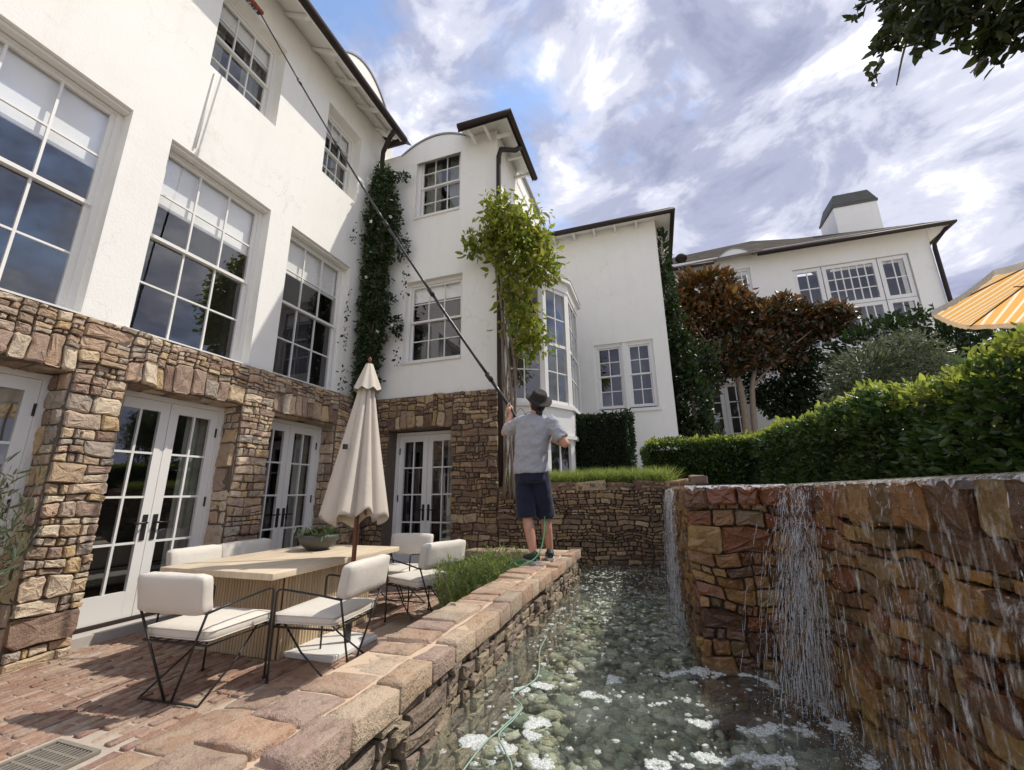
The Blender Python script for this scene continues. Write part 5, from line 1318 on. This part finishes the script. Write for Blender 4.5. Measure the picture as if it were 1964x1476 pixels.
def blob_points(blobs, n, g, shell=.55, rough=.25, k=1.8):
    """points in noisy ellipsoids (cx,cy,cz,rx,ry,rz,weight)"""
    w = np.array([b[6] for b in blobs]); w = w/w.sum(); P = []; Nn = []
    for b, m in zip(blobs, (w*n).astype(int)):
        d = g.normal(size=(m, 3)); d /= np.linalg.norm(d, axis=1, keepdims=True)
        r = 1-(1-shell)*g.random(m)**1.3*g.random(m)
        for q in range(m):
            nz = mnoise.noise(Vector((d[q, 0]*k+b[0]*3, d[q, 1]*k+b[1], d[q, 2]*k+b[2])))*rough+mnoise.noise(Vector((d[q, 0]*k*3+b[0], d[q, 1]*k*3, d[q, 2]*k*3)))*rough*.6
            r[q] *= 1+nz
        P.append(np.array(b[:3])+d*r[:, None]*np.array(b[3:6])); Nn.append(d)
    return np.concatenate(P), np.concatenate(Nn)

g5 = np.random.default_rng(12)
# ---- hedge behind the waterfall, turning in front of the plain wing
def hedge_pts(n, faces, bump=.07):
    P = []; Nn = []
    area = [f[4] for f in faces]; tot = sum(area)
    for (o, eu, ev, nr, ar) in faces:
        m = int(n*ar/tot); u = g5.random(m); v = g5.random(m); o_, eu, ev, nr = map(np.array, (o, eu, ev, nr))
        p = o_+u[:, None]*eu+v[:, None]*ev
        off = np.array([mnoise.noise(Vector(q*2.2))*bump*1.3+mnoise.noise(Vector(q*7))*bump*.7 for q in p])
        off += g5.normal(0, .018, m)-np.abs(g5.normal(0, .02, m)); P.append(p+off[:, None]*nr); Nn.append(np.repeat(nr[None, :], m, 0))
    return np.concatenate(P), np.concatenate(Nn)
hx = 1.38; ht = 2.06
he = empty('laurel_hedge', (1.9, 4.0, 1.36), 'long clipped glossy green hedge running behind the waterfall wall', 'hedge')
F1 = [((hx, .2, 1.32), (0, 7.6, 0), (.08, 0, .54), (-1, 0, 0), 7.5*.75*1.15), ((hx+.05, .2, 1.80), (0, 7.6, .32), (1.5, 0, .12), (-.15, 0, 1), 7.6*.7), ((hx, 3.2, 1.76), (0, 4.6, .10), (.05, 0, .26), (-1, 0, .3), 1.4)]
pts, nr = hedge_pts(56000, F1, .08)
leaves('foliage', pts, .040, .019, MAT['leaf_hedge'], he, nr, .42, .25, seed=3)
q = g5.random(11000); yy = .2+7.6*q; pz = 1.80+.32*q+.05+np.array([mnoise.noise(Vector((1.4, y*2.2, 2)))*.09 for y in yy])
pts = np.stack([hx+.06+np.abs(g5.normal(0, .16, 11000)), yy, pz+g5.normal(0, .035, 11000)], 1); leaves('sun_tint_leaves', pts, .036, .017, MAT['leaf_sun_tint'], he, np.repeat([[-.3, 0, 1.]], 11000, 0), .4, .3, seed=6)  # brighter leaves paint the sunlight along the hedge top
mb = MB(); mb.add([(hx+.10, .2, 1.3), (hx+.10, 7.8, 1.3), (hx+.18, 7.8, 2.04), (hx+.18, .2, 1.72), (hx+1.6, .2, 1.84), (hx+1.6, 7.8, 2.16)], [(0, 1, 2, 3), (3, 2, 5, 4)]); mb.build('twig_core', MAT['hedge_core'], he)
h2 = empty('low_hedge', (.7, 7.4, 1.45), 'lower far stretch of clipped hedge in front of the plain white wing', 'hedge')
F2 = [((-.12, 7.25, 1.42), (1.75, 0, 0), (0, .06, .70), (0, -1, 0), 1.3), ((-.12, 7.28, 2.12), (1.9, 0, .04), (0, 1.0, .10), (0, -.1, 1), 1.5), ((-.14, 7.25, 1.42), (0, .9, 0), (0, 0, .70), (-1, 0, 0), .65)]
pts, nr = hedge_pts(16000, F2, .07)
leaves('foliage', pts, .042, .020, MAT['leaf_hedge'], h2, nr, .42, .25, seed=4)
pts = np.stack([g5.uniform(-.1, 1.75, 1400), 7.3+np.abs(g5.normal(0, .2, 1400)), 2.15+g5.normal(0, .03, 1400)], 1); leaves('sun_tint_leaves', pts, .05, .022, MAT['leaf_sun_tint'], h2, np.repeat([[0, -.2, 1.]], 1400, 0), .4, .3, seed=7)  # same painted sunlight on top of the far stretch
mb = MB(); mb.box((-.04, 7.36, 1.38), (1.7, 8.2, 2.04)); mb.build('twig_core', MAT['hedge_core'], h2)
# ---- clipped bush beside the bay
bx = empty('clipped_bush', (-.95, 8.6, 1.5), 'dark clipped box bush between the bay window and hedge', 'bush')
F3 = [((-1.46, 8.3, 1.5), (1.0, 0, 0), (.02, 0, 1.38), (0, -1, 0), 1.4), ((-1.46, 8.3, 2.88), (1.08, 0, 0), (0, .8, 0), (0, 0, 1), .8), ((-.44, 8.3, 1.5), (0, .8, 0), (.06, 0, 1.38), (1, 0, 0), 1.1), ((-1.46, 8.3, 1.5), (0, .8, 0), (0, 0, 1.38), (-1, 0, 0), 1.1)]
pts, nr = hedge_pts(9000, F3, .05)
leaves('foliage', pts, .05, .025, MAT['leaf_box'], bx, nr, .4, .2, seed=5)
mb = MB(); mb.box((-1.40, 8.36, 1.45), (-.48, 9.05, 2.8)); mb.build('twig_core', MAT['hedge_core'], bx)

# ---- grasses
def grass(name, parent, spots, h, n, mat, spread=.35, wd=.006, seed=2):
    g = np.random.default_rng(seed); P = []
    m = len(spots)*n; base = np.repeat(np.array(spots), n, 0)+g.normal(0, 1, (m, 3))*np.array([.03, .03, 0])
    d = np.stack([g.normal(0, spread, m), g.normal(0, spread, m), np.ones(m)], 1); d /= np.linalg.norm(d, axis=1, keepdims=True)
    s = np.cross(d, g.normal(size=(m, 3))); s /= np.linalg.norm(s, axis=1, keepdims=True)
    l = (h*g.uniform(.5, 1.15, m))[:, None]; b = d*np.array([1, 1, 0])
    mid = base+d*l*.55; tip = base+d*l+b*l*.5
    v = np.stack([base-s*wd*.6, base+s*wd*.6, mid+s*wd*.5, tip, mid-s*wd*.5], 1)
    bb = np.asarray(base_of(parent)) if parent is not None else np.zeros(3); v = (v-bb).reshape(-1, 3)
    i = np.arange(m)[:, None]*5; f = np.concatenate([i+np.array([[0, 1, 2, 4]]), i+np.array([[4, 2, 3, 3]])], 1)
    me = bpy.data.meshes.new(name); me.from_pydata(v.tolist(), [], [t for r in f.tolist() for t in (r[:4], r[4:7])]); me.update()
    return link_mesh(name, me, parent, mat)
sp = [(g5.uniform(-2.3, .22), g5.uniform(6.66, 6.95), 1.50) for _ in range(420)]
tag(grass('grass', None, sp, .27, 16, MAT['leaf_grass'], .42, .008), 'light green grass growing along the top of the retaining wall', 'grass', kind='stuff')
# ---- feathery shrubs in the bed by the pond wall
def feathery(root, cx, cy, z, R_, H_, n, mat, seed, leaf=(.032, .006)):
    g = np.random.default_rng(seed); st = MB(); P = []; D = []
    for k in range(n):
        a = g.uniform(0, 6.28); r = R_*math.sqrt(g.random()); b = np.array([cx+r*.6*math.cos(a), cy+r*.6*math.sin(a), z]); lean = .5*r/R_
        tip = b+np.array([math.cos(a)*lean*H_*.6+g.normal(0, .04), math.sin(a)*lean*H_*.6+g.normal(0, .04), H_*g.uniform(.65, 1.1)])
        st.tube([b, (b+tip)/2+g.normal(0, .02, 3), tip], [.004, .003, .001], 4, False)
        m = 34; t = g.uniform(.15, 1, m); P.append(b+(tip-b)*t[:, None]+g.normal(0, .006, (m, 3))); q = g.normal(size=(m, 3)); q[:, 2] = np.abs(q[:, 2])*.6+.7; D.append(q/np.linalg.norm(q, axis=1, keepdims=True))
    st.build('stems', MAT['bark_pale'], root); leaves('foliage', np.concatenate(P), leaf[0], leaf[1], mat, root, np.concatenate(D), .75, 0, seed=seed)
labs = ['feathery green shrub beside the pond wall, nearest the wire chair', 'feathery green shrub in the bed just behind the first one', 'feathery green shrub by the feet of the person on the coping', 'feathery green shrub against the stone corner pillar']
for k, (x, y, r, h) in enumerate(((-1.66, 4.12, .20, .52), (-2.02, 4.42, .28, .60), (-1.72, 4.78, .28, .68), (-2.3, 5.0, .32, .64))):
    s = empty('rosemary_shrub', (x, y, 0), labs[k], 'shrub', 'feathery shrubs in the bed'); feathery(s, x, y, .0, r, h*1.08, 180, MAT['leaf_rosemary'], 60+k, (.042, .011))
# ---- shrub at the left edge
s = empty('olive_shrub', (-4.55, 1.62, 0), 'grey green narrow leaved shrub at the left edge before the stone pier', 'shrub')
feathery(s, -4.80, 1.60, 0.0, .22, 1.55, 120, MAT['leaf_olive'], 71, (.078, .014))
# ---- succulents
gs = np.random.default_rng(8); P = np.stack([gs.normal(-3.90, .085, 260), gs.normal(4.30, .085, 260), .90+gs.random(260)*.04], 1)
leaves('succulent_leaves', P, .075, .03, MAT['leaf_succulent'], bo, np.repeat([[0, 0, 1.]], 260, 0), .45, .3, seed=9)
P = np.stack([gs.normal(-3.80, .13, 40), gs.normal(4.27, .13, 40), .93+gs.random(40)*.05], 1); leaves('trailing_leaves', P, .10, .018, MAT['leaf_succulent'], bo, np.repeat([[0, 0, 1.]], 40, 0), .3, .3, seed=10)

# ---- climbing jasmine in the inner corner
vi = empty('jasmine_vine', (-5.1, 6.5, 0), 'dark climbing vine with white flowers in the inner house corner', 'vine')
x0, y0 = -4.98, 6.42
bl = [(-5.02, 6.45, 8.05, .20, .18, .30, .5), (-4.98, 6.42, 7.5, .28, .24, .42, 1.1), (-4.92, 6.40, 6.9, .36, .26, .46, 1.5), (-4.98, 6.40, 6.3, .33, .26, .46, 1.3), (-5.04, 6.42, 5.7, .26, .24, .42, .9), (-4.98, 6.40, 5.1, .32, .26, .42, 1.1), (-5.0, 6.40, 4.55, .30, .24, .42, .9), (-5.04, 6.40, 4.0, .26, .22, .38, .7), (-5.05, 6.40, 3.5, .24, .22, .35, .55), (-5.08, 6.42, 3.05, .18, .16, .3, .3), (-4.55, 6.55, 4.6, .12, .08, .2, .15), (-4.50, 6.55, 6.3, .12, .08, .25, .15), (-4.62, 6.5, 8.0, .22, .08, .08, .12)]
pts, nr = blob_points(bl, 12500, g5, .40, .5, 2.6)
pts[:, 0] = np.maximum(pts[:, 0], XA+.03); pts[:, 1] = np.minimum(pts[:, 1], YB-.0)
leaves('foliage', pts, .062, .030, MAT['leaf_vine_dark'], vi, nr, .35, .0, hang=.25, seed=13)
mb = MB()
for k in range(5): mb.tube(spline([(-5.15+.03*k, 6.5, .0), (-5.1+.05*math.sin(k*2), 6.5, 1.5), (-5.08+.04*math.cos(k), 6.48, 3.2), (-5.0+.1*math.sin(k), 6.45, 5.2), (-4.98+.12*math.cos(k*2), 6.45, 7.6)], 6), .016, 6)
mb.build('stem', MAT['bark'], vi)
P = []; gg = random.Random(6)
for (sx, sy, sz, l) in ((-5.22, 5.95, 5.2, 1.2), (-5.22, 6.0, 3.7, .9), (-4.55, 6.62, 4.5, .7), (-4.42, 6.6, 6.1, .6), (-4.4, 6.55, 5.6, .5), (-5.2, 5.9, 6.6, .5)):
    for k in range(int(l*40)): P.append((sx+gg.gauss(0, .035), sy+gg.gauss(0, .035), sz-l*gg.random()))
leaves('hanging_tendrils', P, .055, .028, MAT['leaf_vine_dark'], vi, None, .3, 0, hang=.7, seed=14)
fm = MB()
for k in range(5):
    a = k*2*math.pi/5; ca, sa = math.cos(a), math.sin(a); fm.add([(0, 0, 0), (.026*math.cos(a-.45), .026*math.sin(a-.45), .008), (.042*ca, .042*sa, .012), (.026*math.cos(a+.45), .026*math.sin(a+.45), .008)], [(0, 1, 2, 3)])
fme = fm.mesh('flower'); fme.materials.append(MAT['flower_white'])
for k in range(34):
    q = gg.randrange(len(pts)); b = pts[q]
    if b[1] > 6.35 and b[0] < -5.0: continue
    o = link_mesh('flower', fme, vi); dirv = Vector((nr[q][0]+.2, nr[q][1]-.6, nr[q][2])).normalized(); o.location = Vector(b)-vi.location+dirv*.05; o.rotation_euler = dirv.to_track_quat('Z', 'Y').to_euler()

# ---- wisteria on the tower corner
wi = empty('lime_vine', (-2.35, 6.5, 1.4), 'lime green leafy climber hanging from the outer tower corner', 'vine')
bl = [(-2.32, 6.45, 6.55, .32, .30, .32, .9), (-2.10, 6.42, 6.1, .55, .36, .40, 1.8), (-1.95, 6.45, 5.6, .58, .38, .40, 1.6), (-2.72, 6.38, 6.0, .30, .2, .16, .35), (-1.60, 6.6, 5.25, .34, .30, .30, .7), (-1.80, 6.6, 5.9, .3, .3, .3, .5), (-2.02, 6.45, 4.75, .26, .2, .36, .5), (-1.92, 6.45, 4.2, .34, .22, .34, .6), (-1.75, 6.45, 3.85, .30, .2, .26, .45), (-2.25, 6.4, 5.1, .12, .15, .4, .2), (-2.9, 6.4, 5.75, .16, .1, .08, .1)]
pts, nr = blob_points(bl, 3700, g5, .15, .7, 3.0)
leaves('foliage', pts, .125, .05, MAT['leaf_vine_lime'], wi, nr, .3, .0, hang=.55, seed=17)
mb = MB(); gg = random.Random(16)
for k in range(7):
    a = k*.9; mb.tube(spline([(-2.22+.10*math.sin(a), 6.44+.06*math.cos(a), 1.3), (-2.2+.09*math.sin(a+1), 6.43+.07*math.cos(a+1), 2.4), (-2.18+.12*math.sin(a+2.2), 6.43+.07*math.cos(a+2), 3.5), (-2.2+.12*math.sin(a+3.4), 6.44+.07*math.cos(a+3), 4.6), (-2.2+.2*math.sin(a+4), 6.45, 5.6), (-2.1+.3*math.sin(a), 6.45, 6.3)], 8), [.026 if k < 3 else .013]*0 or (.024 if k < 3 else .012), 7)
for k in range(16):
    z = gg.uniform(2.2, 5.6); a = gg.uniform(-1, 1); mb.tube(spline([(-2.2, 6.43, z), (-2.1+.25*a, 6.40, z+.3), (-2.0+.35*a, 6.38, z+.15*gg.random())], 5), .005, 5)
mb.build('stem', MAT['bark'], wi)

# ---- magnolia
def tree(root, trunk, limbs, bl, n, leaf, mat, seed, bark='bark_pale', shell=.5, rough=.4):
    mb = MB()
    for pts_, r in trunk: mb.tube(spline(pts_, 6), [r*(1-.5*i/(6*(len(pts_)-1))) for i in range(6*(len(pts_)-1)+1)], 9)
    mb.build('trunk', MAT[bark], root)
    if limbs:
        mb = MB()
        for pts_, r in limbs: mb.tube(spline(pts_, 5), [r*(1-.75*i/(5*(len(pts_)-1))) for i in range(5*(len(pts_)-1)+1)], 6)
        mb.build('limbs', MAT[bark], root)
    g = np.random.default_rng(seed); p, nn = blob_points(bl, n, g, shell, rough, 2.2); leaves('crown', p, leaf[0], leaf[1], mat, root, nn, .35, .1, seed=seed)
mg = empty('magnolia_tree', (2.5, 13, 2.2), 'magnolia tree with copper brown and dark leaves and pale forked trunk', 'tree')
tr = [([(2.45, 13, 2.1), (2.5, 13, 3.6), (2.42, 13, 5.0), (2.3, 13, 6.6)], .11), ([(2.66, 13, 2.1), (2.72, 13, 3.6), (2.9, 13, 4.6), (3.5, 13, 5.7)], .09)]
lm_ = [([(2.45, 13, 4.4), (1.9, 12.8, 5.3), (1.4, 12.8, 6.3)], .045), ([(2.8, 13, 4.2), (3.5, 12.8, 4.9), (4.4, 12.8, 5.6)], .045), ([(2.4, 13, 5.2), (2.7, 12.7, 6.3), (2.6, 12.7, 7.2)], .04), ([(2.45, 13, 4.9), (1.9, 12.6, 5.0), (1.5, 12.6, 4.9)], .03), ([(2.85, 13, 4.6), (3.3, 12.6, 5.8), (3.6, 12.7, 6.4)], .035), ([(2.4, 13, 5.6), (1.9, 12.7, 6.6), (1.9, 12.8, 7.4)], .035)]
bl = [(1.9, 13, 7.35, .70, .6, .55, 1.5), (1.3, 13, 6.7, .5, .6, .65, 1.1), (2.4, 12.9, 6.75, .7, .6, .6, 1.1), (1.15, 13, 5.9, .4, .5, .5, .6), (3.2, 12.8, 6.1, .5, .5, .4, .5), (3.85, 12.8, 6.35, .35, .4, .35, .35), (4.9, 12.8, 6.0, .4, .4, .3, .25)]
bl2 = [(2.2, 12.7, 5.0, .6, .4, .5, .7), (3.0, 12.7, 5.2, .6, .4, .5, .7), (1.5, 12.8, 4.3, .4, .4, .5, .4), (2.75, 13, 6.3, .7, .6, .6, 1.0), (3.4, 13, 6.0, .7, .6, .55, 1.0), (4.2, 13, 5.95, .75, .6, .5, 1.2), (4.9, 13, 5.8, .55, .6, .45, .8), (1.8, 13, 5.0, .75, .6, .6, .9), (1.1, 13, 5.0, .45, .5, .7, .7), (3.6, 13.1, 5.2, .7, .5, .6, .8), (2.3, 13.1, 5.9, .6, .5, .4, .5)]
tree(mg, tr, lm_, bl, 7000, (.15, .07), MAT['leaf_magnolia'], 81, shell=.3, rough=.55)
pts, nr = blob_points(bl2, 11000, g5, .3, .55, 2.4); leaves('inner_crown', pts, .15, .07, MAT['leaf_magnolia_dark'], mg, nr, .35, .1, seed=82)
dk = [('dark_tree', (4.1, 13.6, 2.2), 'dense dark green tree under the magnolia against the far house', [(3.6, 13.6, 4.6, .9, .6, 1.0, 1.3), (4.4, 13.6, 4.2, .9, .6, 1.1, 1.3), (4.2, 13.4, 3.3, .8, .6, .8, .9), (3.3, 13.5, 3.9, .4, .4, .5, .35)]),
      ('dark_tree', (6.2, 12.2, 2.0), 'broad dark evergreen below the long gridded window', [(5.5, 12.2, 4.6, .9, .7, .8, 1.2), (6.4, 12.2, 4.8, .9, .7, .75, 1.2), (7.2, 12.2, 4.3, .8, .7, .8, 1.0), (6.2, 12.0, 3.8, 1.2, .6, .8, 1.2), (7.9, 12, 4.1, .7, .6, .7, .7)]),
      ('ivy_column', (.95, 10.6, 1.5), 'tall dark ivy column climbing the edge of the plain wing', [(.72, 10.7, 7.4, .10, .3, .7, .3), (.74, 10.7, 6.4, .12, .3, .8, .4), (.80, 10.7, 5.4, .18, .3, .8, .6), (.90, 10.7, 4.4, .28, .3, .8, .9), (1.0, 10.7, 3.4, .38, .35, .8, 1.1), (1.05, 10.7, 2.5, .42, .4, .6, 1.0), (1.45, 11.4, 4.4, .3, .3, .7, .5)])]
for k, (nm, b, lab, bl) in enumerate(dk):
    t = empty(nm, b, lab, 'tree' if k < 2 else 'ivy'); x, y, z = b
    tree(t, [([(x, y, z-.2), (x+.05, y, z+1.2), (x, y, z+2.4)], .08)], [], bl, (8000, 8000, 5500)[k], (.11, .055), MAT['leaf_dark'], 90+k, 'bark')
ol = empty('olive_tree', (4.5, 9.9, 1.8), 'silvery loose olive bush above the hedge', 'tree')
bl = [(4.2, 9.9, 3.6, .6, .5, .5, 1), (4.8, 9.9, 3.9, .55, .5, .5, 1), (4.5, 9.8, 3.0, .8, .5, .6, 1), (5.3, 9.9, 3.5, .45, .4, .45, .6), (3.8, 9.9, 3.1, .45, .4, .5, .6)]
tree(ol, [([(4.5, 9.9, 1.6), (4.45, 9.9, 2.4), (4.5, 9.9, 3.3)], .05)], [([(4.45, 9.9, 2.2), (4.9, 9.9, 3.0), (5.2, 9.9, 3.7)], .02), ([(4.45, 9.9, 2.2), (4.1, 9.9, 3.0), (3.9, 9.9, 3.8)], .02)], bl, 9000, (.095, .024), MAT['leaf_olive'], 101, 'bark_pale', .1, .5)
# low sunlit shrubs and pale flowers on the far side of the hedge
wf = empty('flowering_shrub', (4.3, 7.0, 1.4), 'pale flowering shrub under the striped parasol', 'shrub')
pts, nr = blob_points([(4.1, 7.0, 2.35, .6, .4, .55, 1), (4.8, 7.0, 2.3, .6, .4, .5, 1)], 2600, g5, .5, .3); leaves('foliage', pts, .06, .03, MAT['leaf_hedge'], wf, nr, .3, .2, seed=33)
pts, nr = blob_points([(4.1, 6.95, 2.62, .5, .35, .34, 1), (4.8, 6.95, 2.6, .5, .35, .3, 1)], 500, g5, .8, .2); leaves('blossom', pts, .05, .045, MAT['flower_white'], wf, nr, .5, .2, seed=34)

# ---- overhanging tree, top right
ot = empty('overhanging_tree', (4.2, 1.9, 1.36), 'leafy tree branches hanging in from the top right against the sky', 'tree')
mb = MB(); mb.tube(spline([(4.2, 1.9, 1.2), (4.1, 1.95, 2.6), (3.7, 2.0, 3.7), (3.2, 2.1, 4.3)], 6), [.13*(1-.4*i/18) for i in range(19)], 10); mb.build('trunk', MAT['bark'], ot)
mb = MB(); P = []; D = []; gg = random.Random(8)
twigs = []
def branch(a, b, r, lv):
    a, b = Vector(a), Vector(b); m = a.lerp(b, .5)+Vector((gg.gauss(0, .04), gg.gauss(0, .04), .06*(1 if lv else 1.5)))
    path = spline([a, m, b], 6); mb.tube(path, [r*(1-.7*i/(len(path)-1)) for i in range(len(path))], 6)
    if lv == 0:
        for q in path[2:]:
            for _ in range(3): P.append(tuple(q+Vector((gg.gauss(0, .012), gg.gauss(0, .012), gg.gauss(0, .012)))))
        for _ in range(4): P.append(tuple(path[-1]))
        return
    for k in range(5 if lv == 1 else 7):
        t = gg.uniform(.30, 1.0); q = path[int(t*(len(path)-1))]; d = (b-a).normalized(); L_ = (b-a).length*(.28 if lv == 2 else .34)*gg.uniform(.6, 1.2)
        v = (d*.8+Vector((gg.gauss(0, .6), gg.gauss(0, .5), gg.gauss(-.15, .55)))).normalized()*L_
        branch(q, q+v, r*.4, lv-1)
for e in ((2.0, 2.2, 3.62), (1.64, 2.15, 3.58), (1.56, 2.25, 3.86), (2.0, 2.3, 3.95), (1.82, 2.2, 3.42), (1.72, 2.3, 3.75), (1.95, 2.25, 3.48), (1.55, 2.2, 3.68)):
    branch((3.15, 2.1, 4.3), e, .026, 2)
mb.build('limbs', MAT['bark'], ot)
leaves('crown', P, .055, .024, MAT['leaf_tree'], ot, None, .3, .0, hang=.15, seed=44)
